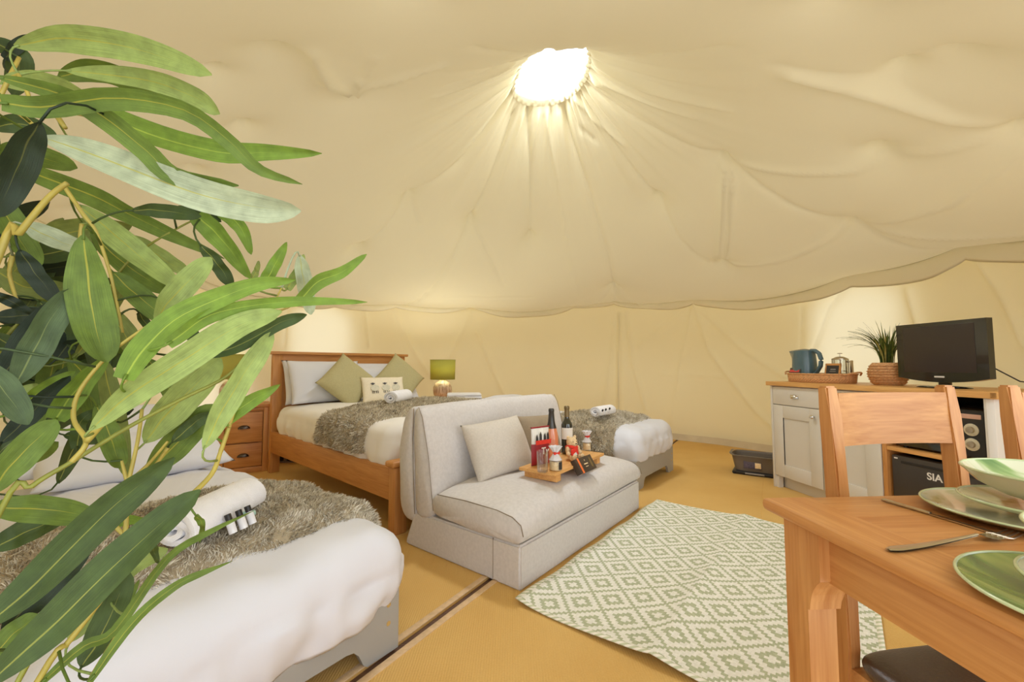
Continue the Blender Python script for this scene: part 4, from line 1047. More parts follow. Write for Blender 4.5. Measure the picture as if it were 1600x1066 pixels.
# ------------------------------------------------------------------ kitchen units
KA = math.atan2(-.9886, .151); K0 = Vector((2.245, 3.70, 0))
TK = Matrix.Translation(K0) @ Matrix.Rotation(KA, 4, 'Z')
def onk(x, y, z): return TK @ Vector((x, y, z))
WT = .905
wk = thing('worktop', 'long wooden worktop along the right wall carrying tray and television', 'worktop', onk(0, 0, .87), KA)
b = MB(); b.box(0, 1.575, 0, .60, 0, .035, .003); b.build('slab', M['worktop'], wk)
b = MB(); b.box(1.545, 1.578, .0, .60, -.0015, .0365, .002); b.build('end_grain', M['board'], wk)
def knob(parent, x, z):
    b = MB(); b.lathe([(.006, 0), (.006, .012), (.014, .018), (.017, .026), (.012, .034), (.0001, .036)], 10, Matrix.Translation((x, 0, z)) @ Matrix.Rotation(R(90), 4, 'X')); b.build('knob', M['chrome'], parent)
def unit(lab, x0, x1, knob_right, left_end):
    t = thing('base_unit', lab, 'cabinet', onk(0, 0, 0), KA, 'grey kitchen base units')
    f0 = .025
    b = MB(); b.box(x0, x1, f0 + .022, .58, .10, .868); b.build('carcass', M['unit'], t)
    b = MB(); b.box(x0 + .02, x1, f0 + .07, f0 + .09, 0, .10); b.build('plinth', M['unit'], t)
    if left_end:
        b = MB(); b.box(x0 - .022, x0, f0 - .002, .58, 0, .868, .003); b.box(x0, x0 + .03, f0 + .01, f0 + .05, 0, .10); b.build('end_panel', M['unit'], t)
    b = MB(); b.box(x0 + .003, x1 - .003, f0, f0 + .022, .712, .862, .002); d = b.build('drawer', M['unit'], t)
    xm = (x0 + x1) / 2
    h = MB(); h.grid(lambda u, v: (xm + .036 * math.cos(u * math.pi) * math.cos(v * 1.5), f0 - .024 * math.sin(v * 1.57), .782 + .024 * math.sin(u * math.pi) * math.cos(v * 1.4)), 16, 8); h.box(xm - .040, xm + .040, f0 - .003, f0 + .001, .772, .802, .001); h.build('cup_handle', M['chrome'], d)
    z0, z1 = .105, .706; fw = .105
    b = MB(); b.box(x0 + .003, x0 + fw, f0, f0 + .022, z0, z1, .002); b.box(x1 - fw, x1 - .003, f0, f0 + .022, z0, z1, .002)
    b.box(x0 + fw, x1 - fw, f0, f0 + .022, z1 - fw, z1, .002); b.box(x0 + fw, x1 - fw, f0, f0 + .022, z0, z0 + fw, .002); dd_ = b.build('door', M['unit'], t)
    b = MB(); b.box(x0 + fw - .004, x1 - fw + .004, f0 + .010, f0 + .018, z0 + fw - .004, z1 - fw + .004); b.build('door_panel', M['unit'], dd_)
    kb = MB(); xk = x1 - .055 if knob_right else x0 + .055
    kb.lathe([(.006, 0), (.006, .012), (.013, .017), (.0165, .026), (.011, .034), (.0001, .036)], 10, Matrix.Translation((xk, f0, z1 - .06)) @ Matrix.Rotation(R(90), 4, 'X')); kb.build('knob', M['chrome'], dd_)
    return t
unit('grey kitchen unit with drawer and panelled door at left end of the worktop', .045, .515, True, True)
unit('grey kitchen unit seen through the dining chair back, right of the first unit', .52, .955, False, False)
b = MB(); b.box(.958, .985, .03, .58, 0, .868, .002); o = b.build('wooden_side_panel', M['pine_z'], None); tag(at(o, onk(0, 0, 0), KA), 'upright wooden panel between the grey units and the fridge', 'panel')
ep = thing('open_shelf_unit', 'white open shelf unit housing the microwave and fridge', 'shelf unit', onk(0, 0, 0), KA)
b = MB(); b.box(1.515, 1.55, .02, .58, 0, .868, .002); b.build('end_panel', M['unit_white'], ep)
b = MB(); b.box(1.506, 1.515, .02, .05, 0, .868); b.build('end_panel_edging', M['unit'], ep)
b = MB(); b.box(.987, 1.514, .03, .56, .500, .525, .002); b.build('shelf', M['board'], ep)
b = MB(); b.box(.987, 1.514, .57, .582, 0, .868); b.build('back_panel', M['dark'], ep)  # near-black colour imitates the shade at the back of the appliance gap
fr = thing('mini_fridge', 'small black fridge with silver lettering under the shelf', 'fridge', onk(1.0, .045, 0), KA)
b = MB(); b.box(0, .485, .05, .50, .01, .475, .006); b.build('body', M['black'], fr)
b = MB(); b.box(0, .485, 0, .046, .03, .475, .010); dr_ = b.build('door', M['fridge'], fr)
b = MB(); b.box(.06, .47, -.004, .006, .43, .445, .002); b.build('groove_shade_strip', M['dark'], dr_)  # raised dark strip, its colour stands in for a groove's shade
text('SIA', .058, M['silver'], fr, (.240, -.0012, .385), (R(90), 0, 0))
b = MB(); b.box(.02, .04, -.002, .003, .452, .460); b.build('hinge_cap', M['silver'], dr_)
mw = thing('microwave', 'black microwave with two pale dials on the shelf', 'microwave', onk(1.02, .06, .525), KA)
b = MB(); b.box(0, .455, .012, .36, .012, .275, .006); b.build('case', M['black'], mw)
b = MB(); b.box(.0, .335, 0, .014, .014, .273, .004); d_ = b.build('door', M['blackgloss'], mw)
b = MB(); b.box(.025, .31, -.001, .004, .05, .235, .002); b.build('window', M['screen'], d_)
b = MB(); b.box(.34, .455, .002, .014, .014, .273, .004); cp = b.build('control_panel', M['black'], mw)
b = MB(); b.box(.35, .445, -.0005, .004, .225, .25, .001); b.build('pink_label', plain('pinkish display strip', srgb(214, 170, 150), .5), cp)
for z in (.165, .085):
    b = MB(); b.lathe([(.034, 0), (.034, .002), (.031, .004), (.0001, .004)], 28, Matrix.Translation((.398, .002, z)) @ Matrix.Rotation(R(90), 4, 'X')); dl = b.build('dial', plain('dial face', srgb(206, 196, 170), .35, .1, 60), cp)
    b = MB(); b.lathe([(.018, 0), (.017, .012), (.0001, .013)], 20, Matrix.Translation((.398, -.002, z)) @ Matrix.Rotation(R(90), 4, 'X')); b.build('dial_knob', M['steel'], dl)
for x in (.03, .42):
    for y in (.04, .32):
        b = MB(); b.lathe([(.012, 0), (.012, .013)], 10, Matrix.Translation((x, y, 0))); b.build('foot', M['black'], mw)

# television
tv0 = onk(1.178, .235, WT)
tv = thing('television', 'small black flat television on a stand at right of the worktop', 'television', tv0, KA - R(2.5))
b = MB()
def tvface(u, v, front):
    x = (u - .5) * .495; z = .062 + v * .345
    dip = .028 * (1 - (2 * u - 1) ** 2) * (1 - v) ** 6
    return (x, (-.022 if front else .03) + (0 if front else -.012 * abs(2 * u - 1) ** 4), z - dip)
b.grid(lambda u, v: tvface(u, v, True), 24, 16); b.grid(lambda u, v: tvface(u, v, False), 24, 16)
b.grid(lambda u, v: tvface(u, 0, v < .5) if False else (lambda A, B: tuple(a + (c - a) * v for a, c in zip(A, B)))(tvface(u, 0, True), tvface(u, 0, False)), 24, 2)
b.grid(lambda u, v: (lambda A, B: tuple(a + (c - a) * v for a, c in zip(A, B)))(tvface(u, 1, True), tvface(u, 1, False)), 24, 2)
b.grid(lambda u, v: (lambda A, B: tuple(a + (c - a) * v for a, c in zip(A, B)))(tvface(0, u, True), tvface(0, u, False)), 16, 2)
b.grid(lambda u, v: (lambda A, B: tuple(a + (c - a) * v for a, c in zip(A, B)))(tvface(1, u, True), tvface(1, u, False)), 16, 2)
b.build('casing', M['blackgloss'], tv, 40)
b = MB(); b.box(-.205, .19, -.0245, -.0215, .095, .385, .002); b.build('screen', M['screen'], tv)
b = MB(); b.box(-.03, .025, -.0245, -.0215, .063, .073, .001); b.build('badge', M['silver'], tv)
b = MB(); b.box(-.16, .16, .028, .06, .12, .36, .02); b.build('rear_bulge', M['black'], tv)
b = MB(); b.box(-.028, .028, -.005, .03, .008, .10, .008); b.build('stand_neck', M['blackgloss'], tv)
b = MB(); b.lathe([(.0001, 0), (.135, 0), (.14, .004), (.13, .010), (.03, .016), (.0001, .016)], 36, Matrix.Diagonal((1, .68, 1, 1))); b.build('stand_foot', M['blackgloss'], tv)
b = MB(); q0 = tv.location
b.tube([onk(1.40, .28, WT + .12), onk(1.47, .33, WT + .05), onk(1.56, .40, WT + .035), onk(1.68, .52, WT + .06), onk(1.80, .60, WT + .10)], .0035, 8); o = b.build('cable', M['black'], None); tag(o, 'thin black cable running right from behind the television', 'cable')

# grassy plant in a woven basket
pb = onk(.80, .30, WT)
gp = thing('potted_grass', 'grassy green plant in a round woven basket beside the television', 'plant', pb, 0)
b = MB()
prof = [(.001, .0), (.075, .0), (.09, .012), (.108, .06), (.110, .095), (.098, .135), (.080, .158), (.076, .150), (.09, .10)]
def bask(u, v):
    i = v * (len(prof) - 1); k = min(int(i), len(prof) - 2); fr = i - k; r = prof[k][0] * (1 - fr) + prof[k + 1][0] * fr; z = prof[k][1] * (1 - fr) + prof[k + 1][1] * fr
    rr = r + .0035 * math.sin(u * 2 * math.pi * 22 + (int(v * 26) % 2) * math.pi) * (r > .05)
    return (rr * math.cos(u * 2 * math.pi), rr * math.sin(u * 2 * math.pi), z)
b.grid(bask, 132, 52, cu=True); b.build('basket', M['rattan'], gp, 180)
b = MB()
for k in range(7):
    z = .02 + k * .019; r = float(np.interp(z, [0, .012, .06, .095, .135, .158], [.075, .09, .108, .11, .098, .08]))
    b.tube([((r + .003 + .002 * math.sin(a * 11 + k)) * math.cos(a * math.pi / 48), (r + .003 + .002 * math.sin(a * 11 + k)) * math.sin(a * math.pi / 48), z) for a in range(97)], .0035, 5, cap=False)
b.build('woven_bands', M['rattan_dark'], gp, 180)
b = MB(); b.lathe([(.078, .14), (.0001, .146)], 20, cap=False); b.build('soil', M['soil'], gp)
rg2 = random.Random(5)
GM = [leafmat('grass blade green', srgb(96, 112, 48), srgb(120, 130, 60), .2), leafmat('grass blade dark', srgb(70, 88, 40), srgb(90, 100, 46), .2), leafmat('grass blade yellow', srgb(160, 150, 80), srgb(170, 160, 90), .2)]
for k in range(74):
    a = rg2.uniform(0, 2 * math.pi); ln = rg2.uniform(.18, .34); lean = rg2.uniform(.1, .95) ** 1.1; wd = rg2.uniform(.005, .009)
    if k < 16: a = rg2.uniform(R(95), R(190)); lean = rg2.uniform(.75, 1.15); ln = rg2.uniform(.26, .36)
    bx = Vector((.045 * rg2.random() * math.cos(a), .045 * rg2.random() * math.sin(a), .14)); d = Vector((math.cos(a), math.sin(a), 0)); sdv = Vector((-math.sin(a), math.cos(a), 0))
    m_ = MB()
    def bl_(u, v):
        s = v * ln; ang = lean * (v ** 1.2); c = bx + d * (s * math.sin(ang * .85)) + Vector((0, 0, s * math.cos(ang * .95)))
        return c + sdv * wd * (u - .5) * 2 * (1 - v ** 2.2) * (.6 + .4 * min(1, v * 6)) + Vector((0, 0, .0025 * abs(u - .5)))
    m_.grid(bl_, 2, 9); m_.build('blade', GM[0 if k % 3 else 1] if k % 5 else GM[2], gp, 180)

# oval rattan tray with handles, kettle, coffee press, small sign
tyc = onk(.285, .27, WT)
ty = thing('rattan_tray', 'oval rattan tray with looped handles at left of the worktop', 'tray', tyc, KA)
b = MB(); OV = Matrix.Diagonal((1, .56, 1, 1))
b.lathe([(.0001, .003), (.28, .003), (.282, .034), (.0001, .036)], 60, OV); b.build('tray_base', M['rattan_dark'], ty)
b = MB(); b.grid(lambda u, v: ((.278 + .010 * v + .0028 * math.sin(u * 2 * math.pi * 70 + (int(v * 8) % 2) * math.pi)) * math.cos(u * 2 * math.pi), .56 * (.278 + .010 * v + .0028 * math.sin(u * 2 * math.pi * 70 + (int(v * 8) % 2) * math.pi)) * math.sin(u * 2 * math.pi), (.002 + .068 * v)), 420, 8, cu=True)
o = b.build('tray_side', M['rattan'], ty, 180); md = o.modifiers.new('t', 'SOLIDIFY'); md.thickness = .006
b = MB(); b.tube([(.289 * math.cos(a * math.pi / 40), .56 * .289 * math.sin(a * math.pi / 40), .070) for a in range(81)], .006, 6, cap=False); b.build('tray_rim', M['rattan'], ty, 180)
for s in (-1, 1):
    b = MB(); b.tube([(s * (.275 + .06 * math.sin(k / 10 * math.pi)), -.075 + .15 * k / 10, .064 + .022 * math.sin(k / 10 * math.pi)) for k in range(11)], .0065, 7); b.build('handle', M['rattan'], ty, 180)
kp = onk(.135, .27, WT + .037)
kt = thing('kettle', 'blue jug kettle with a big loop handle on the rattan tray', 'kettle', kp, KA); kt.scale = (1.3, 1.3, 1.12)
b = MB()
def kbody(u, v):
    z = v * .205; a = u * 2 * math.pi
    r = .072 - .010 * v + .004 * math.sin(v * 3)
    x, y = r * math.cos(a), r * math.sin(a) * .95
    if x < 0: x -= .055 * max(0, v - .55) / .45 * max(0, -math.cos(a)) ** 6 * 1.0
    return (x, y, z - .012 * (v > .97) * 0 + (.006 * math.cos(a) * v * 0))
b.grid(kbody, 48, 24, cu=True)
b.lathe([(.0001, .0), (.071, .0)], 48, Matrix.Diagonal((1, .95, 1, 1)), cap=False); b.grid(lambda u, v: (lambda p: (p[0] * (1 - v), p[1] * (1 - v), .205 + .014 * math.sin(v * math.pi / 2)))(kbody(u, 1)), 48, 8, cu=True)
b.build('jug', M['kettle'], kt, 60)
b = MB(); pts = [(.055, 0, .205), (.085, 0, .203), (.115, 0, .180), (.128, 0, .135), (.120, 0, .085), (.095, 0, .045), (.068, 0, .022)]
sm_ = []
for i in range(len(pts) - 1):
    for k in range(4): sm_.append(Vector(pts[i]).lerp(Vector(pts[i + 1]), k / 4))
sm_.append(Vector(pts[-1])); b.tube(sm_, .013, 10, flat=1.0); b.build('handle', M['kettle'], kt, 180)
b = MB(); b.grid(lambda u, v: ((.0745 - .010 * (v * .6 + .2)) * math.cos(R(-100 + 26 * u)), (.0745 - .010 * (v * .6 + .2)) * .95 * math.sin(R(-100 + 26 * u)), .045 + .11 * v), 6, 6); b.build('water_window', M['kettle_light'], kt, 180)
sp0 = onk(.105, .165, WT + .009)
for k, (dx, m_, lab) in enumerate(((0, 'label_red', 'red and white sachet leaning on the kettle in the tray'), (.05, 'choc', 'brown sachet beside the red one in front of the kettle'))):
    t = thing('sachet', lab, 'sachet', onk(.10 + dx, .165, WT + .039), KA, 'drink sachets'); t.rotation_euler = (R(-20), 0, KA)
    b = MB(); b.box(-.032, .032, -.002, .002, 0, .085 - .01 * k, .0015); b.build('packet', M['choc'], t)
    b = MB(); b.box(-.028, .028, -.0032, -.0018, .012, .035); b.build('pale_print', M['label_white'], t)
    b = MB(); b.box(-.028, .020, -.0032, -.0018, .045, .065); b.build('red_print', M[m_] if k == 0 else M['label_red'], t)
cf = thing('coffee_press', 'glass and steel coffee press behind the little chalkboard', 'coffee press', onk(.44, .30, WT + .037), KA); cf.scale = (1.1, 1.1, 1.1)
b = MB(); b.lathe([(.0001, .004), (.044, .004), (.045, .008), (.045, .140), (.043, .140), (.042, .010), (.0001, .009)], 32); b.build('beaker', M['glass'], cf, 60)
b = MB(); b.lathe([(.0001, 0), (.047, 0), (.047, .02), (.0465, .02), (.0465, .004)], 32)
for k in range(8):
    a = k * math.pi / 4; b.tube([(.047 * math.cos(a), .047 * math.sin(a), .005), (.047 * math.cos(a), .047 * math.sin(a), .140)], .003, 5)
b.lathe([(.0455, .134), (.0485, .134), (.0485, .142), (.0455, .142)], 32, cap=False); b.build('cage', M['steel'], cf, 60)
b = MB(); b.lathe([(.0001, .15), (.02, .156), (.046, .143), (.048, .140), (.0001, .140)], 32); b.box(-.062, -.044, -.010, .010, .134, .142, .002); b.build('lid', M['steel'], cf)
b = MB(); b.tube([(0, 0, .15), (0, 0, .178)], .0025, 6); b.lathe([(.0001, .176), (.014, .177), (.015, .181), (.0001, .184)], 16); b.tube([(0, 0, .02), (0, 0, .14)], .002, 6); b.lathe([(.0001, .05), (.041, .05), (.041, .056), (.0001, .058)], 24); b.build('plunger', M['steel'], cf)
b = MB(); b.tube([(.046, 0, .118), (.085, 0, .118)], .005, 6); b.box(.078, .093, -.009, .009, .010, .128, .004); b.build('handle', M['steel'], cf)
sg = thing('chalkboard_sign', 'small framed chalkboard easel standing in the rattan tray', 'sign', onk(.462, .195, WT + .037), KA); sg.scale = (1.2, 1.2, 1.35); sg.rotation_euler = (R(-10), 0, KA)
b = MB(); b.box(-.055, -.045, -.004, .004, 0, .088, .001); b.box(.045, .055, -.004, .004, 0, .088, .001); b.box(-.055, .055, -.004, .004, .076, .088, .001); b.box(-.055, .055, -.004, .004, .012, .020, .001); b.tube([(0, .004, .075), (0, .045, .006)], .004, 6); b.build('frame', M['pine_x'], sg)
b = MB(); b.box(-.046, .046, -.002, .002, .018, .078); b.build('slate', M['label_black'], sg)
b = MB(); b.box(-.015, .022, -.0028, -.0018, .050, .056); b.box(-.02, .024, -.0028, -.0018, .040, .043); b.build('chalk_line', M['crate'], sg)
b = MB(); b.box(-.025, .025, -.016, .016, 0, .01, .003); o = b.build('tea_packet', M['teal'], None); o.location = onk(.29, .20, WT + .055); o.rotation_euler = (0, 0, KA); tag(o, 'green tea packet lying flat in the tray between kettle and press', 'packet')

# grey tub on its stand by the wall
tp = P(1178, 741)
tb = thing('grey_tub', 'grey plastic tub with a sticker on the floor left of the units', 'tub', (tp.x + .06, tp.y + .03, 0), R(-34))
def tubp(u, v, k):
    a = u * 2 * math.pi; e = 5.0
    cx_ = abs(math.cos(a)) ** (2 / e) * math.copysign(1, math.cos(a)); sy = abs(math.sin(a)) ** (2 / e) * math.copysign(1, math.sin(a))
    return (.19 + .03 * v + k) * cx_, (.13 + .025 * v + k) * sy
b = MB(); b.grid(lambda u, v: (*tubp(u, v, 0), .035 + .145 * v), 64, 8, cu=True); b.grid(lambda u, v: (*tubp(u, v, -.006), .042 + .138 * v), 64, 8, cu=True)
b.grid(lambda u, v: (*tubp(u, 1, -.006 + .024 * v), .18 + .004 * math.sin(v * 3.14) + .012 * max(0, math.cos(u * 4 * math.pi)) ), 64, 4, cu=True); b.grid(lambda u, v: (*[q * v for q in tubp(u, 0, -.004)], .042), 64, 3, cu=True); b.build('basin', M['tub'], tb, 60)
b = MB(); b.box(-.21, .22, -.15, .15, .0, .034, .012); b.build('stand', M['black'], tb)
for x0, x1 in ((-.10, .06), (.14, .22)):
    b = MB(); b.box(x0, x1, -.156, -.149, .012, .026, .002); b.build('pale_strip', M['crate'], tb)
b = MB(); b.box(-.11, .04, -.1465, -.1425, .06, .13, .001, Matrix.Rotation(R(-2), 4, 'X')); st_ = b.build('sticker', plain('dark purple sticker', srgb(86, 76, 92), .5, .3, 60), tb); st_.location = (0, -.004, 0)
b = MB(); b.box(-.015, .035, -.152, -.147, .075, .125, .001); b.build('pale_print', M['sugar'], st_)

# ------------------------------------------------------------------ dining table
TA = R(4); T0 = P(1190, 778, .76)
dt = thing('dining_table', 'oak dining table in the right foreground laid with green plates', 'table', (T0.x, T0.y, 0), TA)      # local: +x right, -y towards camera
TL, TD = 1.30, .86
def nose(w_):      # section of an outer board: rounded outer edge at 0, square inner edge at w_
    return [(w_, .735), (w_, .76), (.007, .76), (.003, .7585), (.0008, .755), (0, .750), (.001, .744), (.004, .739), (.010, .735)]
b = MB(); b.prism(nose(.10), -TD + .003, -.003, 'y'); b.build('end_board', M['oak_y'], dt)
b = MB(); b.prism([(TL - x, z) for x, z in nose(.10)], -TD + .003, -.003, 'y'); b.build('end_board', M['oak_y'], dt)
npl = 7
for k in range(npl):
    y0 = -TD + TD * k / npl; y1 = y0 + TD / npl; b = MB()
    if k == 0: b.prism([(y0 + q, z) for q, z in nose(TD / npl - .0002)], .1001, TL - .1001, 'x')
    elif k == npl - 1: b.prism([(y1 - q, z) for q, z in nose(TD / npl - .0002)], .1001, TL - .1001, 'x')
    else: b.box(.1001, TL - .1001, y0 + .0002, y1 - .0002, .735, .7599)
    b.build('plank', M['oak_x'], dt)
def tleg(sx, sy):      # outer corner at origin, block runs to +x and -y times the signs
    rings = [(0, .056), (.580, .056), (.581, .061), (.595, .0625), (.610, .066), (.624, .072), (.636, .080), (.645, .088), (.735, .088)]
    m_ = MB(); rows = []
    for z, s in rings: rows.append([m_.bm.verts.new((x * sx, y * sy, z)) for x, y in ((0, 0), (s, 0), (s, -s * 1.0), (0, -s * 1.0))])
    for a, c in zip(rows, rows[1:]):
        for i in range(4): m_.bm.faces.new((a[i], a[(i + 1) % 4], c[(i + 1) % 4], c[i]))
    m_.bm.faces.new(rows[0][::-1]); m_.bm.faces.new(rows[-1]); return m_
for (x, y, sx, sy) in ((.024, -.032, 1, 1), (TL - .030, -.032, -1, 1), (.030, -TD + .032, 1, -1), (TL - .030, -TD + .032, -1, -1)):
    o = tleg(sx, sy).build('leg', M['oak_z'], dt, 8); o.location = (x, y, 0)
for x0 in (.044, TL - .066):
    b = MB(); b.box(x0, x0 + .022, -TD + .10, -.10, .640, .735, .003); b.build('apron', M['oak_y'], dt)
for y0 in (-.066, -TD + .044):
    b = MB(); b.box(.10, TL - .10, y0, y0 + .022, .640, .735, .003); b.build('apron', M['oak_x'], dt)

def chair(lab, loc, rz):
    t = thing('dining_chair', lab, 'chair', loc, rz, 'oak dining chairs')      # origin under the back posts, seat towards -y
    hw, pw = .178, .030
    for s in (-1, 1):
        rows = []; m_ = MB()
        for z, yo, d_ in ((0, .035, .030), (.20, .012, .034), (.42, 0, .040), (.62, .002, .036), (.80, .008, .033), (.92, .016, .030), (.993, .022, .026)):
            x0, x1 = (s * hw, s * (hw - pw)); x0, x1 = min(x0, x1), max(x0, x1)
            rows.append([m_.bm.verts.new(q) for q in ((x0, yo - d_ / 2, z), (x1, yo - d_ / 2, z), (x1, yo + d_ / 2, z), (x0, yo + d_ / 2, z))])
        for a, c in zip(rows, rows[1:]):
            for i in range(4): m_.bm.faces.new((a[i], a[(i + 1) % 4], c[(i + 1) % 4], c[i]))
        m_.bm.faces.new(rows[0][::-1]); m_.bm.faces.new(rows[-1])
        bmesh.ops.bevel(m_.bm, geom=[e for e in m_.bm.edges if abs((e.verts[0].co - e.verts[1].co).normalized().z) > .7 or e.verts[0].co.z > .98], offset=.004, segments=2, affect='EDGES')
        m_.build('back_post', M['oak_z'], t)
    m_ = MB()
    def rail(u, v, side):
        x = -hw + pw + (2 * hw - 2 * pw) * u; z = .856 + .120 * v; yb = .006 + (z - .80) * .07 + .018 * (1 - (2 * u - 1) ** 2)
        return (x, yb + side, z)
    m_.grid(lambda u, v: rail(u, v, -.010), 14, 4); m_.grid(lambda u, v: rail(u, v, .008), 14, 4)
    for vv_ in (0, 1): m_.grid(lambda u, v, vv_=vv_: tuple(a + (c - a) * v for a, c in zip(rail(u, vv_, -.010), rail(u, vv_, .008))), 14, 1)
    for uu in (0, 1): m_.grid(lambda u, v, uu=uu: tuple(a + (c - a) * v for a, c in zip(rail(uu, u, -.010), rail(uu, u, .008))), 4, 1)
    m_.build('crest_rail', M['oak_x'], t, 40)
    b = MB(); b.box(-hw + .004, hw - .004, -.36, -.015, .335, .385, .003); b.build('seat_frame', M['oak_x'], t)
    for s in (-1, 1):
        x0 = s * hw - (s > 0) * .034; b = MB(); b.box(x0, x0 + .034, -.375, -.341, 0, .385, .003); b.build('front_leg', M['oak_z'], t)
    m_ = MB()
    def pad(u, v):
        a = u * 2 * math.pi; e = 6.0
        cx_ = abs(math.cos(a)) ** (2 / e) * math.copysign(1, math.cos(a)); sy = abs(math.sin(a)) ** (2 / e) * math.copysign(1, math.sin(a))
        k = math.sin(min(1, v) * math.pi); q = v
        if q < .5: r_, z = .93 + .07 * math.sin(q * math.pi), .385 + .045 * q * 1.2
        else: r_, z = math.cos((q - .5) * math.pi) ** .55, .412 + .026 * math.sin((q - .5) * math.pi)
        return (cx_ * (hw + .012) * r_, -.20 + sy * .182 * r_, z)
    m_.grid(pad, 64, 18, cu=True); m_.build('seat_pad', M['leather'], t, 180)
    return t
ra = Vector(((.79 * .99 + 1.094 * 1.04) / 2, 1.015 - .03, 0))
chair('oak dining chair tucked under the far side of the table, nearest the rug', (.906, 0.985, 0), R(8))
chair('oak dining chair cut off by the right edge of the picture', (1.377, 0.99, 0), R(-4))

# crockery and cutlery
def disc(lab, loc, r, h, top, kind, rz=0.0, group=None):
    t = thing(kind, lab, 'bowl' if kind == 'bowl' else 'plate', loc, rz, group)
    if kind == 'bowl': ins = [(.0001, .010), (r * .35, .012), (r * .6, .022), (r * .82, h * .62), (r * .985, h)]; out = [(r, h - .001), (r * .84, h * .52), (r * .62, .010), (r * .42, .003), (r * .40, 0), (.0001, 0)]
    else: ins = [(.0001, .006), (r * .55, .006), (r * .72, .009), (r * .9, h * .8), (r * .985, h)]; out = [(r, h - .001), (r * .9, h * .55), (r * .68, .002), (r * .6, 0), (.0001, 0)]
    b = MB(); b.lathe(ins, 64, cap=False); b.build('glazed_face', top, t, 180)
    b = MB(); b.lathe(out, 64, cap=False); b.build('underside', M['under'], t, 180)
    b = MB(); b.tube([((r * .992) * math.cos(a * math.pi / 32), (r * .992) * math.sin(a * math.pi / 32), h) for a in range(65)], .0022, 6, cap=False); b.build('rim', M['rim'], t, 180)
    return t
zt = .7602
disc('pale green dinner plate at the bottom of the far place setting', (.930, .775, zt), .135, .018, M['plate_pale'], 'dinner_plate', .4)
disc('pale green side plate stacked on the far dinner plate', (.950, .765, zt + .019), .103, .016, M['plate_pale'], 'side_plate', 1.9)
disc('large leaf printed bowl on top of the far place setting', (.975, .750, zt + .036), .125, .052, M['plate_bowl'], 'bowl', .2)
disc('green leaf printed dinner plate at the near place setting', (.678, .470, zt), .135, .018, M['plate_green'], 'dinner_plate', 2.0)
disc('side plate stacked on the near leaf printed dinner plate', (.692, .455, zt + .019), .103, .016, M['plate_pale'], 'side_plate', 3.0)
disc('leaf printed bowl on the near place setting at the right picture edge', (.722, .468, zt + .036), .105, .050, M['plate_bowl'], 'bowl', 1.0)
def fork(lab, p0, p1, group):
    d = (p1 - p0); ln = d.length
    t = thing('fork', lab, 'fork', p0, math.atan2(d.y, d.x), group)
    b = MB()
    def hf(u, v):
        x = v * ln * .68; w_ = .0095 * (1 - .72 * v ** .8) * min(1, (v + .02) * 8) ** .5; z = .004 + .012 * max(0, v - .3) ** 1.4
        return (x, (u - .5) * 2 * w_, z + .0016 * math.cos((u - .5) * 3))
    b.grid(hf, 6, 20); b.grid(lambda u, v: (lambda q: (q[0], q[1], q[2] - .0018))(hf(u, v)), 6, 20); b.build('handle', M['steel'], t, 180)
    b = MB(); x0 = ln * .68
    def hd(u, v): 
        w_ = .004 + .008 * math.sin(min(1, v * 1.2) * math.pi / 2); return (x0 + v * ln * .15, (u - .5) * 2 * w_, .012 - .007 * math.sin(v * 2.2))
    b.grid(hd, 6, 8); b.build('neck', M['steel'], t, 180)
    for k in range(4):
        b = MB(); y = -.0102 + .0068 * k; b.tube([(x0 + ln * .148, y, .0062), (x0 + ln * .22, y, .003), (x0 + ln * .32, y, .0085)], [.0019, .0017, .0009], 6); b.build('tine', M['steel'], t, 180)
    return t
fork('steel fork beside the near leaf printed plate, handle to the left', P(1387, 863, zt), P(1588, 839, zt), 'table forks')
p0, p1 = P(1379, 783, zt), P(1572, 840, zt); d = p1 - p0
kf = thing('table_knife', 'slim steel knife lying left of the far place setting', 'knife', p0, math.atan2(d.y, d.x))
b = MB(); b.box(0, d.length * .45, -.0045, .0045, .0008, .0058, .002); b.build('handle', M['steel'], kf)
b = MB(); b.prism([(d.length * .45, -.004), (d.length * .9, -.007), (d.length, 0), (d.length * .95, .004), (d.length * .45, .004)], .001, .003); b.build('blade', M['steel'], kf)

# ------------------------------------------------------------------ artificial willow plant in the foreground
PB = Vector((-.78, .40, 0))
pl = thing('leafy_plant', 'tall artificial plant with long green leaves in the left foreground', 'plant', PB, 0)
INV = Matrix.Translation(-PB)
b = MB(); b.lathe([(.0001, 0), (.11, 0), (.14, .26), (.145, .27), (.13, .27), (.12, .24), (.0001, .24)], 32); b.build('planter', M['pot'], pl)
b = MB(); b.lathe([(.12, .236), (.0001, .25)], 20, cap=False); b.build('soil', M['soil'], pl)
def stem(px, depth, r, mat, root=False):
    pts = []
    for i, (x, y) in enumerate(px):
        dp = depth if not isinstance(depth, (tuple, list)) else depth[0] + (depth[1] - depth[0]) * i / (len(px) - 1)
        pts.append(PY(x, y, dp) - PB)
    if root: pts = [Vector((rng.uniform(-.05, .05), rng.uniform(-.05, .05), .23)), (pts[0] + Vector((0, 0, .1))) * .45] + pts
    out = []
    n = len(pts)
    for i in range(n - 1):
        p0, p1, p2, p3 = pts[max(i - 1, 0)], pts[i], pts[i + 1], pts[min(i + 2, n - 1)]
        for k in range(5):
            t = k / 5; out.append(.5 * ((2 * p1) + (p2 - p0) * t + (2 * p0 - 5 * p1 + 4 * p2 - p3) * t * t + (3 * p1 - p0 - 3 * p2 + p3) * t ** 3))
    out.append(pts[-1]); m = len(out); STEMPTS.extend(out[:-1:2] + [out[-1]])
    b = MB(); b.tube(out, [r * (1 - .45 * i / m) for i in range(m)], 8); b.build('stem', mat, pl, 180)
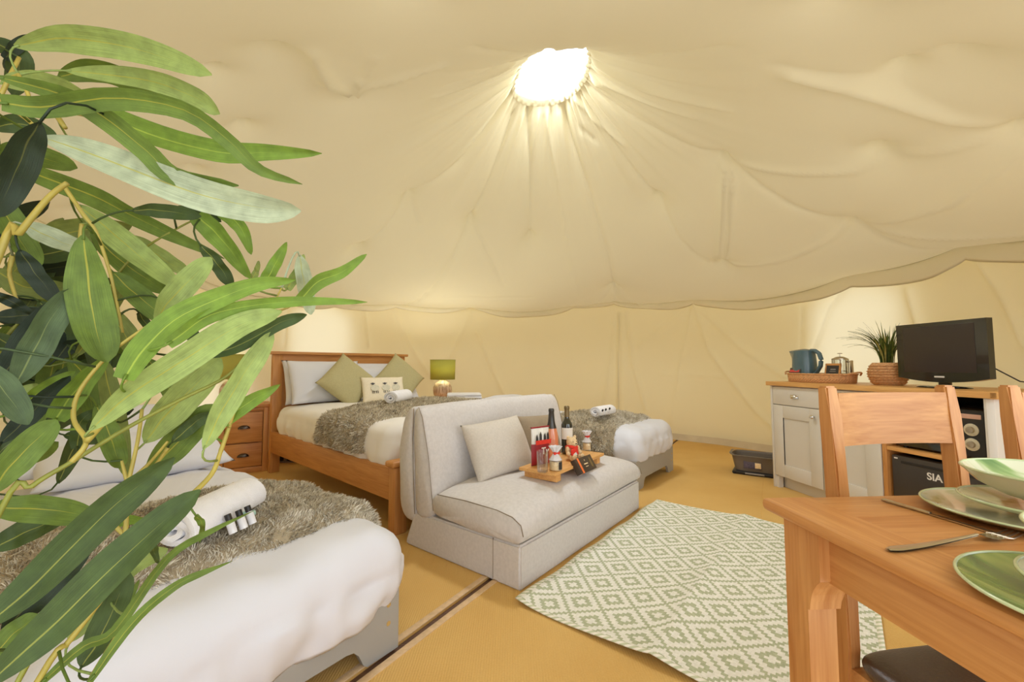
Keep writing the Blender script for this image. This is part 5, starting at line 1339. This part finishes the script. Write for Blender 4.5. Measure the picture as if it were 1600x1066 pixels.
def leaf(px, wpx, depth, tone, roll=0.0, blunt=.5, pointed=False):
    """px: 2-4 control points base to tip; depth: distance of base and tip"""
    d0, d1 = depth if isinstance(depth, tuple) else (depth, depth + .03)
    n = len(px); cp = [PY(x, y, d0 + (d1 - d0) * i / (n - 1)) - PB for i, (x, y) in enumerate(px)]
    def C_(t):
        t = min(max(t, 0), 1) * (n - 1); i = min(int(t), n - 2); f = t - i
        p0, p1, p2, p3 = cp[max(i - 1, 0)] if i > 0 else cp[0] * 2 - cp[1], cp[i], cp[i + 1], (cp[i + 2] if i + 2 < n else cp[-1] * 2 - cp[-2])
        return .5 * ((2 * p1) + (p2 - p0) * f + (2 * p0 - 5 * p1 + 4 * p2 - p3) * f * f + (3 * p1 - p0 - 3 * p2 + p3) * f ** 3)
    lpx = sum(math.dist(px[i], px[i + 1]) for i in range(n - 1)); wpx = min(wpx * .96, lpx / 3.7)
    wid = wpx / FPX * (d0 + d1) / 2 / 2
    camp = Vector((0, 0, CAMH)) - PB
    def f(u, v):
        c = C_(v); t = (C_(v + .03) - C_(v - .03)).normalized(); view = (camp - c).normalized()
        side = t.cross(view).normalized(); nrm = side.cross(t).normalized()
        rl = roll + .35 * math.sin(v * 3 + wpx)
        side = side * math.cos(rl) + nrm * math.sin(rl); nrm = side.cross(t)
        if wpx < 20 or tone == 'g' or pointed:
            wv = (math.sin(math.pi * min(1, v * .93 + .07) ** .75) ** blunt) * (1 - .12 * v)
            if v > .999: wv = .03
        else:
            q = abs(2 * v - 1); wv = max(.02, 1 - q ** (4.6 if v > .5 else 2.8)) ** .6 * (.80 + .20 * math.sin(v * 3.1))
        k = (u - .5) * 2
        return c + side * wid * wv * k - nrm * wid * .32 * wv * (1 - abs(k)) + nrm * .0015 * math.sin(v * 17 + k)
    b = MB(); b.grid(f, 6, 20)
    near = min(STEMPTS, key=lambda q: (q - cp[0]).length + max(0, (q - cp[0]).normalized().dot((cp[1] - cp[0]).normalized())) * .08)
    gap = (near - cp[0]).length
    if gap > .004:
        t0 = (C_(.06) - C_(0)).normalized(); mid = cp[0] - t0 * gap * .4
        b.tube([near * (1 - t) ** 2 + mid * 2 * t * (1 - t) + C_(.03) * t * t for t in (0, .2, .4, .6, .8, 1)], [.0016, .0014, .0013, .0013, .0013, .0014], 5)
    b.build('leaf', LM[tone], pl, 180)
STEMPTS = []
stem([(-10, 420), (30, 365), (75, 310), (105, 286)], .50, .0048, M['stemyellow'], True)
stem([(-10, 820), (50, 760), (112, 722), (200, 668), (281, 625), (356, 587), (398, 540)], (.46, .54), .0032, M['stemgreen'], True)
stem([(112, 722), (135, 690), (115, 655), (125, 610), (175, 550), (245, 500)], (.47, .52), .0030, M['stemyellow'])
stem([(135, 690), (170, 650), (200, 612), (196, 580), (215, 545)], (.47, .47), .0035, M['stemyellow'])
stem([(290, 782), (330, 742), (345, 705), (358, 668)], (.52, .52), .0034, M['stemyellow'])
stem([(345, 705), (362, 655), (395, 545)], .53, .0028, M['stemyellow'])
stem([(50, 1080), (110, 1000), (178, 905), (196, 830), (198, 770), (215, 690), (222, 640)], (.46, .56), .0036, M['stemyellow'], True)
stem([(200, 760), (195, 740), (190, 720)], .56, .0026, M['stemyellow']); stem([(176, 818), (195, 838)], .55, .003, M['stemyellow']); stem([(202, 752), (232, 725), (262, 690)], .56, .0026, M['stemyellow'])
stem([(-10, 172), (60, 173), (130, 180), (200, 205)], .52, .003, M['stemyellow'], True); stem([(0, 158), (40, 185), (80, 222)], .50, .003, M['stemyellow']); stem([(70, 148), (85, 175), (102, 200)], .53, .0045, M['stemyellow'])
stem([(98, 288), (130, 335), (150, 362), (170, 420), (182, 470), (192, 520)], (.53, .57), .0026, M['stemyellow'], False); stem([(128, 350), (124, 380), (130, 400)], .55, .0024, M['stemyellow'])
stem([(20, 1080), (70, 1000), (140, 940), (196, 868), (240, 832)], (.44, .54), .0030, M['stemgreen'], True); stem([(20, 400), (15, 430), (30, 480)], .58, .003, M['stemyellow'])
stem([(140, 1066), (150, 1045), (200, 965), (240, 900)], (.5, .54), .0026, M['stemyellow']); stem([(262, 700), (240, 730), (215, 752)], .57, .0026, M['stemyellow'])
stem([(-90, 900), (-70, 600), (-40, 330), (-10, 180), (30, 90)], (.50, .60), .0045, M['stemyellow'], True)
stem([(-120, 800), (-60, 640), (0, 540), (60, 470)], (.56, .64), .0038, M['stemgreen'], True)
stem([(-60, 760), (20, 690), (90, 630)], (.60, .66), .003, M['stemgreen'])
stem([(398, 540), (420, 490), (440, 450)], (.54, .58), .0018, M['stemyellow']); stem([(420, 490), (455, 478), (470, 455)], (.56, .59), .0016, M['stemyellow'])
stem([(192, 520), (170, 460), (210, 400), (290, 350), (330, 335)], (.60, .62), .002, M['stemgreen'])
for args in [
    ([(0, 160), (70, 168), (180, 135 + 20), (285, 172), (355, 220), (405, 265), (472, 288)], 36, (.42, .50), 'm', 0, .5, True), ([(22, 72), (110, 62), (220, 78), (330, 116)], 44, (.52, .56), 'l'),
    ([(100, 110), (220, 122), (300, 150), (343, 178)], 34, (.56, .6), 'l'), ([(-10, 118), (95, 148), (170, 190), (225, 235), (275, 276), (372, 290)], 36, (.44, .5), 'm'),
    ([(110, 155), (225, 204), (338, 236), (415, 238), (503, 240)], 40, (.52, .58), 'g'), ([(60, 212), (160, 245), (300, 300), (400, 325), (470, 330)], 54, (.46, .52), 'p'),
    ([(38, 265), (150, 310), (225, 348), (350, 404)], 36, (.58, .62), 'm', 0, .5, True), ([(206, 329), (255, 330), (314, 338)], 24, .55, 'd'), ([(285, 322), (320, 330), (346, 347)], 20, .6, 'd'),
    ([(306, 336), (345, 375), (392, 436)], 36, .6, 'g'), ([(343, 330), (375, 355), (393, 398)], 24, .62, 'g'), ([(122, 320), (170, 360), (220, 400), (280, 450)], 38, .56, 'l'),
    ([(142, 362), (200, 415), (262, 458)], 34, .6, 'm'), ([(204, 368), (250, 400), (295, 428)], 26, .62, 'l'), ([(313, 383), (340, 415), (363, 448)], 26, .58, 'd'),
    ([(30, 390), (55, 430), (92, 474)], 44, .5, 'k'), ([(62, 190), (30, 260), (-10, 340)], 70, .40, 'k'), ([(36, 350), (80, 370), (142, 394)], 34, .55, 'p'),
    ([(130, 368), (135, 440), (150, 510), (168, 566)], 62, (.48, .5), 'm'), ([(8, 92), (35, 66), (72, 52)], 18, .6, 'k'),
    ([(193, 592), (225, 542), (270, 500), (340, 466), (405, 444), (462, 438)], 40, (.44, .52), 'g'), ([(262, 538), (340, 490), (450, 472), (574, 472)], 24, (.46, .56), 'g'),
    ([(282, 556), (360, 545), (440, 505), (480, 492)], 22, (.5, .56), 'd'), ([(243, 502), (280, 455), (330, 402)], 38, .52, 'l'), ([(86, 656), (125, 605), (170, 556)], 36, .5, 'g'),
    ([(141, 672), (200, 622), (300, 555), (370, 510), (440, 486)], 44, (.44, .52), 'l'), ([(412, 442), (430, 412), (449, 378)], 22, .58, 'g'), ([(448, 452), (466, 425), (475, 397)], 24, .6, 'l'),
    ([(468, 398), (476, 440), (486, 492)], 26, .6, 'p'), ([(466, 472), (500, 440), (535, 425), (573, 397)], 24, .58, 'g'), ([(392, 442), (400, 425), (405, 407)], 18, .56, 'o'),
    ([(330, 668), (380, 635), (438, 601)], 28, .52, 'g'), ([(318, 702), (350, 640), (390, 575), (427, 518)], 36, (.48, .54), 'l'), ([(226, 692), (280, 630), (345, 560)], 52, .56, 'l'),
    ([(150, 632), (175, 690), (190, 732)], 56, .54, 'm', .2, .4), ([(160, 556), (178, 640), (198, 748)], 28, .58, 'o'), ([(-50, 560), (0, 600), (44, 664)], 66, .42, 'b', 0, .35),
    ([(0, 592), (45, 530), (98, 468)], 40, .46, 'k'), ([(22, 604), (65, 530), (110, 452)], 42, .45, 'b'), ([(36, 636), (75, 605), (117, 580)], 24, .54, 'g'), ([(0, 694), (50, 645), (110, 588)], 28, .48, 'k'),
    ([(-15, 772), (35, 710), (88, 656)], 52, .44, 'm'), ([(-10, 496), (40, 493), (92, 496)], 28, .56, 'k'), ([(-5, 462), (25, 475), (52, 492)], 30, .5, 'k'),
    ([(163, 478), (195, 520), (228, 572)], 50, .58, 'o'), ([(175, 424), (220, 465), (267, 507)], 34, .57, 'm'), ([(217, 488), (232, 510), (250, 528)], 26, .6, 'd'), ([(352, 490), (380, 505), (402, 516)], 34, .6, 'm'),
    ([(268, 692), (300, 665), (330, 645)], 30, .58, 'd'), ([(228, 748), (280, 690), (335, 632)], 44, .58, 'm'), ([(-20, 792), (60, 796), (152, 808)], 42, .5, 'm', .2, .4),
    ([(-30, 985), (60, 905), (170, 800), (272, 716)], 54, (.40, .46), 'd', 0, .45), ([(-25, 1075), (80, 980), (200, 860), (312, 766)], 58, (.38, .44), 'd', 0, .45), ([(126, 1044), (160, 985), (202, 895)], 40, .52, 'd'),
    ([(140, 1066), (205, 975), (265, 922), (310, 898), (364, 877)], 15, (.44, .5), 'm'), ([(62, 1070), (130, 1010), (180, 985), (260, 875), (330, 830), (398, 798)], 15, (.46, .54), 'm'), ([(225, 843), (240, 858), (247, 882)], 24, .55, 'd'),
    ([(306, 806), (316, 822), (311, 850)], 10, .52, 'm'), ([(188, 978), (196, 945), (218, 906)], 16, .56, 'm'), ([(183, 912), (215, 880), (262, 858)], 30, .56, 'l'), ([(5, 990), (70, 920), (140, 848)], 44, .50, 'k'),
    ([(108, 1004), (150, 940), (202, 866)], 40, .54, 'l'), ([(-10, 250), (40, 240), (120, 262)], 40, .58, 'm'), ([(0, 130), (60, 128), (140, 152)], 34, .55, 'l'), ([(-20, 60), (30, 90), (20, 150)], 40, .6, 'd'),
    ([(-10, 300), (20, 350), (60, 420)], 44, .56, 'm'), ([(-10, 420), (40, 450), (110, 450)], 40, .6, 'o'), ([(-15, 520), (30, 545), (80, 545)], 36, .6, 'd'), ([(60, 470), (95, 510), (105, 560)], 40, .6, 'd'),
    ([(-15, 200), (40, 195), (90, 220)], 40, .5, 'd'), ([(110, 560), (135, 600), (150, 660)], 40, .6, 'm'), ([(230, 560), (262, 600), (280, 640)], 36, .62, 'm'), ([(190, 640), (215, 600), (240, 570)], 30, .62, 'd'),
    ([(300, 560), (330, 545), (372, 530)], 26, .6, 'l'), ([(255, 470), (285, 500), (310, 540)], 30, .6, 'd'), ([(120, 500), (150, 540), (160, 600)], 36, .62, 'b'), ([(-15, 860), (40, 830), (110, 800)], 40, .52, 'd'),
    ([(185, 770), (215, 750), (250, 748)], 26, .6, 'g'), ([(160, 830), (185, 815), (230, 812)], 30, .6, 'g'), ([(-20, 1040), (20, 990), (60, 960)], 40, .48, 'm'), ([(130, 230), (190, 250), (240, 285)], 34, .58, 'l'), ([(90, 120), (160, 112), (250, 150)], 36, .6, 'm'),
    ([(40, 690), (60, 640), (100, 610)], 30, .56, 'm'), ([(-10, 720), (20, 690), (60, 670)], 40, .5, 'b'), ([(0, 640), (30, 615), (60, 600)], 34, .56, 'l'), ([(120, 700), (125, 660), (150, 640)], 26, .56, 'd')]:
    leaf(*args)
fr = random.Random(31)
for k in range(34):
    x, y = fr.uniform(-60, 120), fr.uniform(380, 760)
    if y < 460 and x > 70: x -= 70
    a_ = fr.uniform(-1.5, .6) if y < 620 else fr.uniform(-1.3, .1); L_ = fr.uniform(110, 200)
    x2, y2 = x + L_ * math.cos(a_), y + L_ * math.sin(a_)
    if x2 > 210: x2 = 210 - fr.uniform(0, 40)
    leaf([(x, y), ((x + x2) / 2 + fr.uniform(-14, 14), (y + y2) / 2 + fr.uniform(-14, 14)), (x2, y2)], fr.uniform(26, 44), (fr.uniform(.58, .70), fr.uniform(.62, .74)), fr.choice('kkddbmmol'), fr.uniform(-.5, .5))
